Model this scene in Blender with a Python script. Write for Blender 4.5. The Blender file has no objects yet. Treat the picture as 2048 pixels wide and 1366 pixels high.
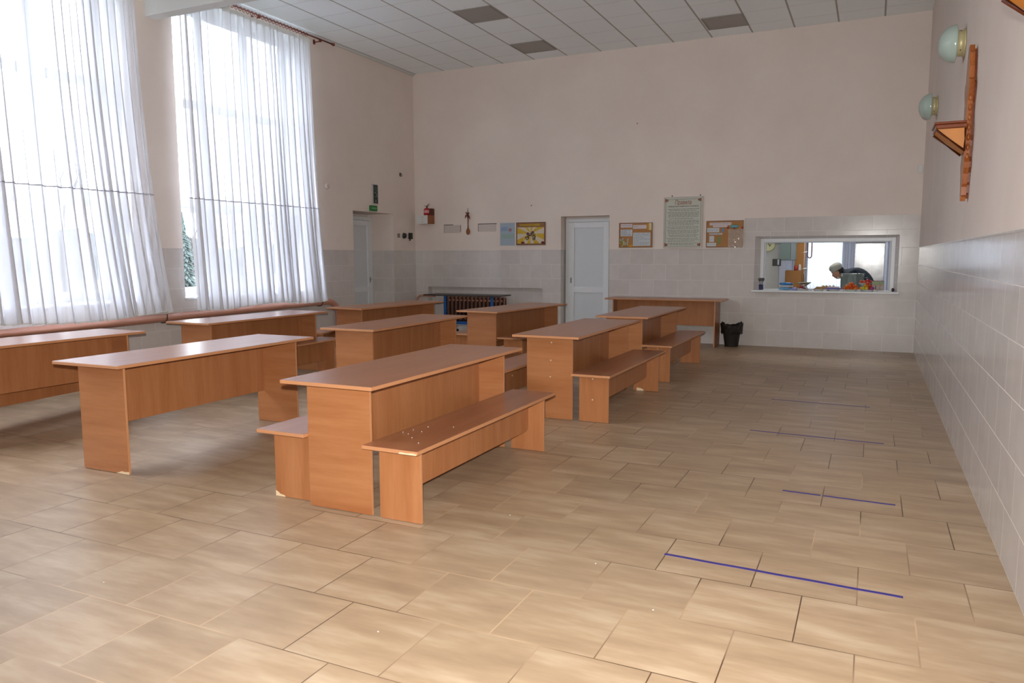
import bpy, bmesh, math, random
from mathutils import Vector, Matrix
random.seed(7)
SC = bpy.context.scene
COL = SC.collection
PI = math.pi
# ------------------------------------------------------------------ camera
cam_d = bpy.data.cameras.new('camera'); cam = bpy.data.objects.new('camera', cam_d); COL.objects.link(cam)
F_PX, YAW, PITCH, ROLL = 1511.959, -0.442795, 0.111960, -0.0028054
fwd = Vector((math.sin(YAW)*math.cos(PITCH), math.cos(YAW)*math.cos(PITCH), -math.sin(PITCH)))
rgt = Vector((math.cos(YAW), -math.sin(YAW), 0)); upv = rgt.cross(fwd)
r2 = rgt*math.cos(ROLL)+upv*math.sin(ROLL); u2 = -rgt*math.sin(ROLL)+upv*math.cos(ROLL)
m = Matrix((r2, u2, -fwd)).transposed().to_4x4(); m.translation = Vector((0, 0, 1.45))
cam.matrix_world = m
cam_d.sensor_width = 36; cam_d.lens = F_PX/2048*36; cam_d.clip_start = .05; cam_d.clip_end = 500
SC.camera = cam
# ------------------------------------------------------------------ view, sky, lights
SC.view_settings.view_transform = 'Standard'; SC.view_settings.look = 'None'
SC.view_settings.gamma = 1; SC.view_settings.use_curve_mapping = False
SC.view_settings.exposure = 0.55
world = bpy.data.worlds.new('overcast_sky'); SC.world = world; world.use_nodes = True
wn = world.node_tree; bg = wn.nodes['Background']
bg.inputs[0].default_value = (.84, .90, 1.0, 1)
# overcast sky: three times as bright overhead as at the horizon
_tc = wn.nodes.new('ShaderNodeTexCoord'); _sp = wn.nodes.new('ShaderNodeSeparateXYZ'); wn.links.new(_tc.outputs['Generated'], _sp.inputs[0])
_mx = wn.nodes.new('ShaderNodeMath'); _mx.operation = 'MAXIMUM'; wn.links.new(_sp.outputs[2], _mx.inputs[0]); _mx.inputs[1].default_value = 0
_ml = wn.nodes.new('ShaderNodeMath'); _ml.operation = 'MULTIPLY_ADD'; wn.links.new(_mx.outputs[0], _ml.inputs[0])
SKY_H = 5.4; _ml.inputs[1].default_value = 2*SKY_H; _ml.inputs[2].default_value = SKY_H; wn.links.new(_ml.outputs[0], bg.inputs[1])
XL, XR, YB, YF, ZC = -8.118, .619, 12.71, -3.6, 4.917
GX = -8.58                      # plane of the window panes
WIN = [(7.13, 9.64), (3.88, 6.40), (.63, 3.15)]   # window openings along the left wall
WZ0, WZ1 = .90, 4.80
def area(name, loc, rot, sx, sy, power, portal=False, color=(1, 1, 1)):
    l = bpy.data.lights.new(name, 'AREA'); l.shape = 'RECTANGLE'; l.size = sx; l.size_y = sy; l.energy = power; l.color = color
    if portal: l.cycles.is_portal = True
    o = bpy.data.objects.new(name, l); COL.objects.link(o); o.location = loc; o.rotation_euler = rot; return o
for a, b in WIN:
    area('sky_portal', (GX-.12, (a+b)/2, (WZ0+WZ1)/2), (0, -PI/2, 0), WZ1-WZ0, b-a, 1, True)
area('sky_portal', (-.85, 17.2, 1.9), (-PI/2, 0, 0), 1.7, 2.2, 1, True)
# the flash on the photographer's camera
fl = bpy.data.lights.new('camera_flash', 'SPOT'); fl.energy = 730; fl.shadow_soft_size = .018; fl.spot_size = math.radians(112); fl.spot_blend = .8
fl.color = (1, .985, .945)
flo = bpy.data.objects.new('camera_flash', fl); COL.objects.link(flo)
fm = m.copy(); fm.translation = Vector((0, 0, 1.45))+u2*.10-r2*.02-fwd*.02; flo.matrix_world = fm
# added light with no visible fitting, brightens the kitchen behind the hatch
area('kitchen_fill_light', (-.8, 14.6, 2.9), (0, 0, 0), 1.2, .5, 24, False, (1, .97, .92))

# ------------------------------------------------------------------ materials
def S(r, g, b):
    f = lambda c: (c/255/12.92) if c/255 <= .04045 else ((c/255+.055)/1.055)**2.4
    return (f(r), f(g), f(b), 1)
class NT:
    def __init__(s, name):
        s.m = bpy.data.materials.new(name); s.m.use_nodes = True; s.t = s.m.node_tree
        s.b = s.t.nodes['Principled BSDF']; s.out = s.t.nodes['Material Output']
    def n(s, t, **k):
        x = s.t.nodes.new(t)
        for a, v in k.items(): setattr(x, a, v)
        return x
    def l(s, a, b): s.t.links.new(a, b)
    def put(s, sock, v):
        if isinstance(v, (int, float)): sock.default_value = v
        elif isinstance(v, tuple): sock.default_value = v
        else: s.l(v, sock)
    def ma(s, op, a, b=0., c=0.):
        x = s.n('ShaderNodeMath', operation=op)
        s.put(x.inputs[0], a); s.put(x.inputs[1], b); s.put(x.inputs[2], c); return x.outputs[0]
    def mix(s, f, a, b, bt='MIX'):
        x = s.n('ShaderNodeMix', data_type='RGBA', blend_type=bt)
        s.put(x.inputs[0], f); s.put(x.inputs[6], a); s.put(x.inputs[7], b); return x.outputs[2]
    def xyz(s, x, y, z):
        c = s.n('ShaderNodeCombineXYZ'); s.put(c.inputs[0], x); s.put(c.inputs[1], y); s.put(c.inputs[2], z); return c.outputs[0]
    def noise(s, v, scale=5, detail=3, rough=.5):
        x = s.n('ShaderNodeTexNoise'); s.l(v, x.inputs['Vector']); x.inputs['Scale'].default_value = scale
        x.inputs['Detail'].default_value = detail; x.inputs['Roughness'].default_value = rough; return x.outputs[0]
    def pos(s):
        g = s.n('ShaderNodeNewGeometry'); q = s.n('ShaderNodeSeparateXYZ'); s.l(g.outputs['Position'], q.inputs[0])
        return g, q.outputs[0], q.outputs[1], q.outputs[2]
    def bump(s, h, st=.3, d=.01):
        x = s.n('ShaderNodeBump'); x.inputs['Strength'].default_value = st; x.inputs['Distance'].default_value = d
        s.l(h, x.inputs['Height']); s.l(x.outputs[0], s.b.inputs['Normal'])
    def ramp(s, f, stops):
        x = s.n('ShaderNodeValToRGB'); s.put(x.inputs[0], f); e = x.color_ramp.elements
        while len(e) < len(stops): e.new(.5)
        for i, (p, c) in enumerate(stops): e[i].position = p; e[i].color = c
        return x.outputs[0]
MC = {}
def flat(name, col, rough=.5, metal=0., spec=.5, vary=.06, scale=30):
    if name in MC: return MC[name]
    t = NT(name); c = S(*col)
    tc = t.n('ShaderNodeTexCoord'); nz = t.noise(tc.outputs['Object'], scale, 2)
    k = t.ma('MULTIPLY_ADD', nz, vary*2, 1-vary)
    hs = t.n('ShaderNodeHueSaturation'); t.l(k, hs.inputs['Value']); hs.inputs['Color'].default_value = c
    t.l(hs.outputs[0], t.b.inputs['Base Color'])
    t.b.inputs['Roughness'].default_value = rough; t.b.inputs['Metallic'].default_value = metal
    t.b.inputs['Specular IOR Level'].default_value = spec
    MC[name] = t.m; return t.m
def gridmask(t, fu, fv, wu, wv):
    """1 in the joint, 0 on the tile; fu, fv fractional tile coords"""
    du = t.ma('MINIMUM', fu, t.ma('SUBTRACT', 1., fu)); dv = t.ma('MINIMUM', fv, t.ma('SUBTRACT', 1., fv))
    return t.ma('MAXIMUM', t.ma('LESS_THAN', du, wu), t.ma('LESS_THAN', dv, wv))
def floor_mat():
    t = NT('floor_tile'); g, x, y, z = t.pos()
    v = t.ma('DIVIDE', t.ma('SUBTRACT', y, 2.471), .4305); r = t.ma('FLOOR', v)
    odd = t.ma('FLOORED_MODULO', r, 2.)
    u = t.ma('ADD', t.ma('DIVIDE', t.ma('SUBTRACT', x, .006), .4268), t.ma('MULTIPLY', odd, .5)); c = t.ma('FLOOR', u)
    fu = t.ma('SUBTRACT', u, c); fv = t.ma('SUBTRACT', v, r)
    mask = gridmask(t, fu, fv, .0062, .0062)
    wn_ = t.n('ShaderNodeTexWhiteNoise', noise_dimensions='2D'); t.l(t.xyz(c, r, 0.), wn_.inputs['Vector'])
    q = t.n('ShaderNodeSeparateColor'); t.l(wn_.outputs['Color'], q.inputs[0])
    sv = t.xyz(t.ma('MULTIPLY_ADD', q.outputs[0], 40., t.ma('MULTIPLY', x, 1.8)), t.ma('MULTIPLY_ADD', q.outputs[1], 40., t.ma('MULTIPLY', y, 8.)), r)
    n1 = t.noise(sv, 1.1, 4, .55)
    n2 = t.noise(t.xyz(t.ma('MULTIPLY', x, 6.), t.ma('MULTIPLY', y, 30.), q.outputs[2]), 1.5, 3)
    f = t.ma('ADD', t.ma('MULTIPLY_ADD', n1, 1.6, -.32), t.ma('MULTIPLY_ADD', n2, .25, -.1))
    base = t.ramp(f, [(0., S(152, 127, 102)), (.5, S(173, 147, 119)), (1., S(196, 174, 148))])
    k = t.ma('MULTIPLY_ADD', q.outputs[2], .10, .95)
    hs = t.n('ShaderNodeHueSaturation'); t.l(k, hs.inputs['Value']); t.l(base, hs.inputs['Color'])
    # grout: dark where worn, light elsewhere
    gn = t.noise(t.xyz(x, y, 0.), .9, 2); gc = t.ramp(gn, [(.45, S(96, 74, 56)), (.6, S(196, 166, 134))])
    t.l(t.mix(mask, hs.outputs[0], gc), t.b.inputs['Base Color'])
    rn = t.noise(t.xyz(x, y, 0.), 3., 3)
    t.l(t.ma('MULTIPLY_ADD', rn, .14, .30), t.b.inputs['Roughness']); t.b.inputs['Specular IOR Level'].default_value = .26
    h = t.ma('ADD', t.ma('MULTIPLY', mask, -1.), t.ma('MULTIPLY', n2, .05)); t.bump(h, .25, .002)
    return t.m
def wall_tile_mat():
    t = NT('wall_tile'); g, x, y, z = t.pos()
    ns = t.n('ShaderNodeSeparateXYZ'); t.l(g.outputs['True Normal'], ns.inputs[0])
    side = t.ma('GREATER_THAN', t.ma('ABSOLUTE', ns.outputs[0]), .5)
    cu = t.ma('ADD', t.ma('MULTIPLY', side, t.ma('SUBTRACT', y, 4.144)), t.ma('MULTIPLY', t.ma('SUBTRACT', 1., side), t.ma('SUBTRACT', x, .184)))
    v = t.ma('DIVIDE', z, .2617); r = t.ma('FLOOR', v); odd = t.ma('FLOORED_MODULO', r, 2.)
    u = t.ma('ADD', t.ma('DIVIDE', cu, .4165), t.ma('MULTIPLY', odd, .5)); c = t.ma('FLOOR', u)
    fu = t.ma('SUBTRACT', u, c); fv = t.ma('SUBTRACT', v, r); mask = gridmask(t, fu, fv, .0055, .0085)
    wn_ = t.n('ShaderNodeTexWhiteNoise', noise_dimensions='3D'); t.l(t.xyz(c, r, side), wn_.inputs['Vector'])
    n = t.noise(t.xyz(t.ma('MULTIPLY_ADD', wn_.outputs[0], 30., cu), z, 0.), 6., 3)
    base = t.mix(n, S(200, 192, 187), S(215, 208, 204))
    hs = t.n('ShaderNodeHueSaturation'); t.l(t.ma('MULTIPLY_ADD', wn_.outputs[0], .07, .965), hs.inputs['Value']); t.l(base, hs.inputs['Color'])
    t.l(t.mix(mask, hs.outputs[0], S(228, 221, 215)), t.b.inputs['Base Color'])
    t.l(t.ma('MULTIPLY_ADD', mask, .5, t.ma('MULTIPLY_ADD', n, .10, .115)), t.b.inputs['Roughness']); t.b.inputs['Specular IOR Level'].default_value = .27
    w = t.noise(t.xyz(x, y, z), 3., 2)
    t.bump(t.ma('ADD', t.ma('MULTIPLY', mask, -1.), t.ma('MULTIPLY', w, .6)), .2, .002)
    return t.m
def paint_mat():
    t = NT('pink_wall_paint'); g, x, y, z = t.pos()
    n = t.noise(g.outputs['Position'], 1.2, 5, .6); n2 = t.noise(g.outputs['Position'], 60., 2)
    base = t.ramp(n, [(.3, S(228, 214, 205)), (.7, S(235, 223, 214))])
    t.l(base, t.b.inputs['Base Color']); t.b.inputs['Roughness'].default_value = .75; t.b.inputs['Specular IOR Level'].default_value = .25
    t.bump(n2, .12, .002); return t.m
def ceil_mat():
    t = NT('ceiling_tile'); g, x, y, z = t.pos()
    u = t.ma('DIVIDE', t.ma('ADD', x, 2.47), .62); v = t.ma('DIVIDE', t.ma('SUBTRACT', y, 12.26), .62)
    c = t.ma('FLOOR', u); r = t.ma('FLOOR', v); fu = t.ma('SUBTRACT', u, c); fv = t.ma('SUBTRACT', v, r)
    mu = t.ma('LESS_THAN', t.ma('MINIMUM', fu, t.ma('SUBTRACT', 1., fu)), .020)
    mv = t.ma('MULTIPLY', t.ma('LESS_THAN', t.ma('MINIMUM', fv, t.ma('SUBTRACT', 1., fv)), .012), .35)
    mask = t.ma('MAXIMUM', mu, mv)
    wn_ = t.n('ShaderNodeTexWhiteNoise', noise_dimensions='2D'); t.l(t.xyz(c, r, 0.), wn_.inputs['Vector'])
    sp = t.noise(t.xyz(x, y, 0.), 90., 2)
    base = t.mix(sp, S(243, 249, 253), S(250, 254, 255))
    hs = t.n('ShaderNodeHueSaturation'); t.l(t.ma('MULTIPLY_ADD', wn_.outputs[0], .03, .985), hs.inputs['Value']); t.l(base, hs.inputs['Color'])
    t.l(t.mix(mask, hs.outputs[0], S(178, 174, 170)), t.b.inputs['Base Color'])
    t.b.inputs['Roughness'].default_value = .85; t.b.inputs['Specular IOR Level'].default_value = .2
    t.bump(t.ma('ADD', t.ma('MULTIPLY', mask, -1.), t.ma('MULTIPLY', sp, .2)), .3, .004); return t.m
def wood(name, axis, tone=0, rough=.33):
    """orange beech laminate, grain along the given local axis"""
    if name in MC: return MC[name]
    t = NT(name); tc = t.n('ShaderNodeTexCoord'); oi = t.n('ShaderNodeObjectInfo')
    sc = [9., 9., 9.]; sc[axis] = .8
    mp = t.n('ShaderNodeMapping'); mp.inputs['Scale'].default_value = sc
    ad = t.n('ShaderNodeVectorMath', operation='ADD'); t.l(tc.outputs['Object'], ad.inputs[0]); t.l(t.ma('MULTIPLY', oi.outputs['Random'], 20.), ad.inputs[1])
    t.l(ad.outputs[0], mp.inputs[0])
    n = t.noise(mp.outputs[0], 1.3, 4, .6); n2 = t.noise(mp.outputs[0], 9., 3, .6)
    f = t.ma('ADD', n, t.ma('MULTIPLY_ADD', n2, .3, -.15))
    if tone == 0: st = [(.25, S(158, 99, 59)), (.5, S(169, 111, 70)), (.78, S(180, 123, 81))]
    elif tone == 1: st = [(.25, S(158, 100, 68)), (.5, S(167, 109, 76)), (.78, S(177, 119, 86))]
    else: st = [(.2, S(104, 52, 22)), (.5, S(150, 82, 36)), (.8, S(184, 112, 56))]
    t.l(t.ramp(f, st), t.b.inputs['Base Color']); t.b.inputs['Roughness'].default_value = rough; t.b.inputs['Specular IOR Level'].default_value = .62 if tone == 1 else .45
    MC[name] = t.m; return t.m
def curtain_mat():
    t = NT('sheer_white_voile')
    tr = t.n('ShaderNodeBsdfTransparent'); tr.inputs[0].default_value = (1, 1, 1, 1)
    df = t.n('ShaderNodeBsdfDiffuse'); df.inputs[0].default_value = (.86, .86, .90, 1)
    tl = t.n('ShaderNodeBsdfTranslucent'); tl.inputs[0].default_value = (.68, .69, .735, 1)
    tc = t.n('ShaderNodeTexCoord'); mp = t.n('ShaderNodeMapping'); mp.inputs['Scale'].default_value = (1, 7, .12); t.l(tc.outputs['Object'], mp.inputs[0])
    n = t.noise(mp.outputs[0], 2., 2)
    m1 = t.n('ShaderNodeMixShader'); m1.inputs[0].default_value = .22; t.l(df.outputs[0], m1.inputs[1]); t.l(tl.outputs[0], m1.inputs[2])
    m2 = t.n('ShaderNodeMixShader'); t.l(t.ramp(n, [(.38, (.52, .52, .52, 1)), (.50, (.91, .91, .91, 1))]), m2.inputs[0]); t.l(tr.outputs[0], m2.inputs[1]); t.l(m1.outputs[0], m2.inputs[2])
    t.l(m2.outputs[0], t.out.inputs[0]); return t.m
def glass_mat():
    t = NT('window_glass')
    tr = t.n('ShaderNodeBsdfTransparent'); tr.inputs[0].default_value = (.96, .97, .97, 1)
    gl = t.n('ShaderNodeBsdfGlossy'); gl.inputs['Roughness'].default_value = .02
    fr = t.n('ShaderNodeFresnel'); fr.inputs[0].default_value = 1.45
    gm = t.n('ShaderNodeNewGeometry'); k = t.ma('MULTIPLY', fr.outputs[0], t.ma('SUBTRACT', 1., gm.outputs['Backfacing']))
    m1 = t.n('ShaderNodeMixShader'); t.l(k, m1.inputs[0]); t.l(tr.outputs[0], m1.inputs[1]); t.l(gl.outputs[0], m1.inputs[2])
    t.l(m1.outputs[0], t.out.inputs[0]); return t.m
M_floor, M_tile, M_paint, M_ceil = floor_mat(), wall_tile_mat(), paint_mat(), ceil_mat()
M_curt, M_glass = curtain_mat(), glass_mat()
M_pvc = flat('white_pvc', (226, 229, 232), .35, vary=.02)
M_white = flat('white_paper', (222, 222, 220), .8, vary=.02)
M_beam = flat('whitewash', (214, 214, 211), .8, vary=.03)
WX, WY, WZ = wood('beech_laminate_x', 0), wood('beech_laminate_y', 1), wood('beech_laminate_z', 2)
WTOP = wood('beech_table_top', 1, 1, .29)
M_edge = flat('beech_edge_band', (192, 135, 94), .4, vary=.04)

# ------------------------------------------------------------------ mesh helpers
def link(name, bm, mats, parent=None, loc=None, smooth=False):
    me = bpy.data.meshes.new(name); bm.normal_update(); bm.to_mesh(me); bm.free()
    for mt in (mats if isinstance(mats, (list, tuple)) else [mats]): me.materials.append(mt)
    if smooth:
        for p in me.polygons: p.use_smooth = True
    o = bpy.data.objects.new(name, me); COL.objects.link(o)
    if parent: o.parent = parent
    if loc: o.location = loc
    return o
def tag(o, label=None, cat=None, group=None, kind=None):
    if label: o['label'] = label
    if cat: o['category'] = cat
    if group: o['group'] = group
    if kind: o['kind'] = kind
    return o
def thing(name, label, cat, loc=(0, 0, 0), rz=0, group=None):
    o = bpy.data.objects.new(name, None); COL.objects.link(o); o.location = loc; o.rotation_euler = (0, 0, rz)
    o.empty_display_size = .1
    return tag(o, label, cat, group)
def struct(o): o['kind'] = 'structure'; return o
def copy_tree(o, parent=None):
    c = o.copy(); COL.objects.link(c)
    if parent: c.parent = parent
    for ch in o.children: copy_tree(ch, c)
    return c
def box(bm, x0, x1, y0, y1, z0, z1, bev=0., mi=0):
    vs = [bm.verts.new(p) for p in ((x0, y0, z0), (x1, y0, z0), (x1, y1, z0), (x0, y1, z0), (x0, y0, z1), (x1, y0, z1), (x1, y1, z1), (x0, y1, z1))]
    fs = [bm.faces.new([vs[i] for i in f]) for f in ((3, 2, 1, 0), (4, 5, 6, 7), (0, 1, 5, 4), (1, 2, 6, 5), (2, 3, 7, 6), (3, 0, 4, 7))]
    for f in fs: f.material_index = mi
    if bev:
        es = list({e for f in fs for e in f.edges}); r = bmesh.ops.bevel(bm, geom=es, offset=bev, segments=2, affect='EDGES', profile=.5)
        for f in r['faces']: f.material_index = mi
    return fs
def B(x0, x1, y0, y1, z0, z1, bev=0.):
    bm = bmesh.new(); box(bm, x0, x1, y0, y1, z0, z1, bev); return bm
def quad(bm, pts, mi=0):
    f = bm.faces.new([bm.verts.new(p) for p in pts]); f.material_index = mi; return f
def frame_of(d):
    d = d.normalized(); a = Vector((0, 0, 1)) if abs(d.z) < .9 else Vector((1, 0, 0)); x = d.cross(a).normalized(); return x, x.cross(d).normalized()
def tube(bm, pts, rad, seg=10, mi=0, cap=True):
    pts = [Vector(p) for p in pts]; rings = []
    rad = rad if isinstance(rad, (list, tuple)) else [rad]*len(pts); px = None
    for i, p in enumerate(pts):
        d = (pts[min(i+1, len(pts)-1)]-pts[max(i-1, 0)]).normalized()
        if px is None: x, y = frame_of(d)
        else: x = (px-d*px.dot(d)).normalized(); y = d.cross(x)
        px = x
        rings.append([bm.verts.new(p+(x*math.cos(2*PI*k/seg)+y*math.sin(2*PI*k/seg))*rad[i]) for k in range(seg)])
    for a, b in zip(rings, rings[1:]):
        for k in range(seg):
            f = bm.faces.new((a[k], a[(k+1) % seg], b[(k+1) % seg], b[k])); f.material_index = mi; f.smooth = True
    if cap:
        bm.faces.new(rings[0][::-1]).material_index = mi; bm.faces.new(rings[-1]).material_index = mi
def lathe(bm, prof, c=(0, 0, 0), seg=24, mi=0, axis='z', cap=True):
    rings = []
    for r, h in prof:
        ring = []
        for k in range(seg):
            a = 2*PI*k/seg; u, v = r*math.cos(a), r*math.sin(a)
            p = (c[0]+u, c[1]+v, c[2]+h) if axis == 'z' else ((c[0]+h, c[1]+u, c[2]+v) if axis == 'x' else (c[0]+v, c[1]+h, c[2]+u))
            ring.append(bm.verts.new(p))
        rings.append(ring)
    for a, b in zip(rings, rings[1:]):
        for k in range(seg):
            f = bm.faces.new((a[k], a[(k+1) % seg], b[(k+1) % seg], b[k])); f.material_index = mi; f.smooth = True
    if cap:
        for rg in (rings[0][::-1], rings[-1]):
            try: bm.faces.new(rg).material_index = mi
            except Exception: pass
def blob(bm, c, r, mi=0, seg=10, jit=0., rnd=random):
    r = r if isinstance(r, (tuple, list)) else (r, r, r)
    rr = bmesh.ops.create_uvsphere(bm, u_segments=seg, v_segments=max(6, seg*2//3), radius=1)
    for v in rr['verts']:
        k = 1+rnd.uniform(-jit, jit); v.co = Vector((c[0]+v.co.x*r[0]*k, c[1]+v.co.y*r[1]*k, c[2]+v.co.z*r[2]*k))
    for f in {f for v in rr['verts'] for f in v.link_faces}: f.material_index = mi; f.smooth = True
def prism(bm, poly, d0, d1, axis='y', mi=0):
    """extrude a polygon; axis y: poly=(x,z); axis x: poly=(y,z); axis z: poly=(x,y)"""
    P_ = {'y': lambda p, d: (p[0], d, p[1]), 'x': lambda p, d: (d, p[0], p[1]), 'z': lambda p, d: (p[0], p[1], d)}[axis]
    a = [bm.verts.new(P_(p, d0)) for p in poly]; b = [bm.verts.new(P_(p, d1)) for p in poly]; n = len(poly)
    fs = [bm.faces.new(a), bm.faces.new(b[::-1])]+[bm.faces.new((a[i], b[i], b[(i+1) % n], a[(i+1) % n])) for i in range(n)]
    for f in fs: f.material_index = mi
    bmesh.ops.recalc_face_normals(bm, faces=fs); return fs

# ------------------------------------------------------------------ room shell
def wall_grid(name, plane, us, zs, fn, holes, mats, flip=False):
    """plane(u,z)->point; us, zs breakpoints; fn(u,z)->material index"""
    bm = bmesh.new()
    for h in holes: us = us+[h[0], h[1]]; zs = zs+[h[2], h[3]]
    us = sorted(set(us)); zs = sorted(set(zs))
    for a, b in zip(us, us[1:]):
        for c, d in zip(zs, zs[1:]):
            mu, mz = (a+b)/2, (c+d)/2
            if any(h[0] < mu < h[1] and h[2] < mz < h[3] for h in holes): continue
            pts = [plane(a, c), plane(b, c), plane(b, d), plane(a, d)]
            quad(bm, pts[::-1] if flip else pts, fn(mu, mz))
    return bm
TZ = 1.570
# left wall, with deep window and door recesses
DOOR1 = (10.74, 11.955, 0, 2.245); D1X = -8.60
holesL = [(a, b, WZ0, WZ1) for a, b in WIN]+[DOOR1]
bm = wall_grid('wall_left', lambda u, z: (XL, u, z), [YF, YB], [0, TZ, ZC], lambda u, z: 0 if z < TZ else 1, holesL, None)
for (a, b, c, d) in holesL:
    dx = GX-.1 if c > 0 else D1X-.1
    for yy, s in ((a, 1), (b, -1)):
        for z0, z1, mi in (((c, TZ, 0), (TZ, d, 1)) if c == 0 else ((c, d, 2),)):
            quad(bm, [(XL, yy, z0), (dx, yy, z0), (dx, yy, z1), (XL, yy, z1)] if s > 0 else [(dx, yy, z0), (XL, yy, z0), (XL, yy, z1), (dx, yy, z1)], mi)
    quad(bm, [(XL, a, d), (XL, b, d), (dx, b, d), (dx, a, d)], 1 if c == 0 else 2)
    if c > 0: quad(bm, [(XL, a, c), (dx, a, c), (dx, b, c), (XL, b, c)], 2)
quad(bm, [(D1X-.1, DOOR1[0], 0), (D1X-.1, DOOR1[0], 2.245), (D1X-.1, DOOR1[1], 2.245), (D1X-.1, DOOR1[1], 0)], 1)
struct(link('wall_left', bm, [M_tile, M_paint, flat('white_reveal', (222, 224, 226), .6, vary=.02)]))
# back wall: door, serving hatch, radiator niche, raised tiling round the hatch
DOOR2 = (-5.053, -4.15, 0, 2.155); HATCH = (-1.71, .355, .905, 1.757); NICHE = (-7.84, -5.41, .12, .871)
T2X, T2Z = -1.88, 2.05
bm = wall_grid('wall_back', lambda u, z: (u, YB, z), [XL, XR, T2X], [0, TZ, T2Z, ZC], lambda u, z: 0 if z < TZ or (u > T2X and z < T2Z) else 1, [DOOR2, HATCH, NICHE], None)
d2 = YB+.27
a, b, c, d = DOOR2
for z0, z1, mi in ((0, TZ, 0), (TZ, d, 1)):
    quad(bm, [(a, YB, z0), (a, YB, z1), (a, d2, z1), (a, d2, z0)][::-1], mi); quad(bm, [(b, YB, z0), (b, YB, z1), (b, d2, z1), (b, d2, z0)], mi)
quad(bm, [(a, YB, d), (b, YB, d), (b, d2, d), (a, d2, d)][::-1], 1)
quad(bm, [(a-.1, d2, 0), (b+.1, d2, 0), (b+.1, d2, d+.1), (a-.1, d2, d+.1)], 1)
a, b, c, d = NICHE; n2 = YB+.15
quad(bm, [(a, n2, c), (b, n2, c), (b, n2, d), (a, n2, d)], 0)
for q in ([(a, YB, c), (a, n2, c), (a, n2, d), (a, YB, d)], [(b, n2, c), (b, YB, c), (b, YB, d), (b, n2, d)], [(a, n2, d), (b, n2, d), (b, YB, d), (a, YB, d)], [(a, YB, c), (b, YB, c), (b, n2, c), (a, n2, c)]): quad(bm, q, 0)
a, b, c, d = HATCH; h2 = YB+.15; sa, sb, sd = a+.07, b-.045, d-.035      # slightly splayed tiled reveal
HF = (sa, sb, c, sd)
quad(bm, [(a, YB, c), (sa, h2, c), (sa, h2, sd), (a, YB, d)], 0); quad(bm, [(sb, h2, c), (b, YB, c), (b, YB, d), (sb, h2, sd)], 0)
quad(bm, [(sa, h2, sd), (sb, h2, sd), (b, YB, d), (a, YB, d)], 0); quad(bm, [(a, YB, c), (b, YB, c), (sb, h2, c), (sa, h2, c)], 0)
struct(link('wall_back', bm, [M_tile, M_paint]))
bm = wall_grid('wall_right', lambda u, z: (XR, u, z), [YF, YB], [0, TZ, ZC], lambda u, z: 0 if z < TZ else 1, [], None, True)
struct(link('wall_right', bm, [M_tile, M_paint]))
bm = wall_grid('wall_front', lambda u, z: (u, YF, z), [XL, XR], [0, TZ, ZC], lambda u, z: 0 if z < TZ else 1, [], None, True)
struct(link('wall_front', bm, [M_tile, M_paint]))
bm = bmesh.new(); quad(bm, [(D1X-.1, YF, 0), (XR, YF, 0), (XR, YB+.3, 0), (D1X-.1, YB+.3, 0)]); struct(link('floor', bm, M_floor))
bm = bmesh.new(); quad(bm, [(XL, YF, ZC), (XL, YB, ZC), (XR, YB, ZC), (XR, YF, ZC)]); struct(link('ceiling', bm, M_ceil))
# tile ledges: thin top edge of the tiled dado, standing proud of the paint
bm = bmesh.new(); box(bm, XR-.009, XR, YF, YB, TZ-.012, TZ); struct(link('trim_1', bm, M_tile))
bm = bmesh.new()
for y0, y1 in ((YF, .63), (3.15, 3.88), (6.40, 7.13), (9.64, 10.74), (11.955, YB)): box(bm, XL, XL+.009, y0, y1, TZ-.012, TZ)
struct(link('trim_2', bm, M_tile))
bm = bmesh.new(); box(bm, XL, -5.053, YB-.009, YB, TZ-.012, TZ); box(bm, -4.15, T2X, YB-.009, YB, TZ-.012, TZ); struct(link('trim_3', bm, M_tile))
bm = B(XL, XR, 6.735, 6.90, 4.36, ZC, .006); struct(link('trim_4', bm, M_beam))           # ceiling beam
bm = B(XL, XL+.04, 6.90, YB, ZC-.03, ZC, .008); struct(link('trim_5', bm, M_beam))

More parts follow.
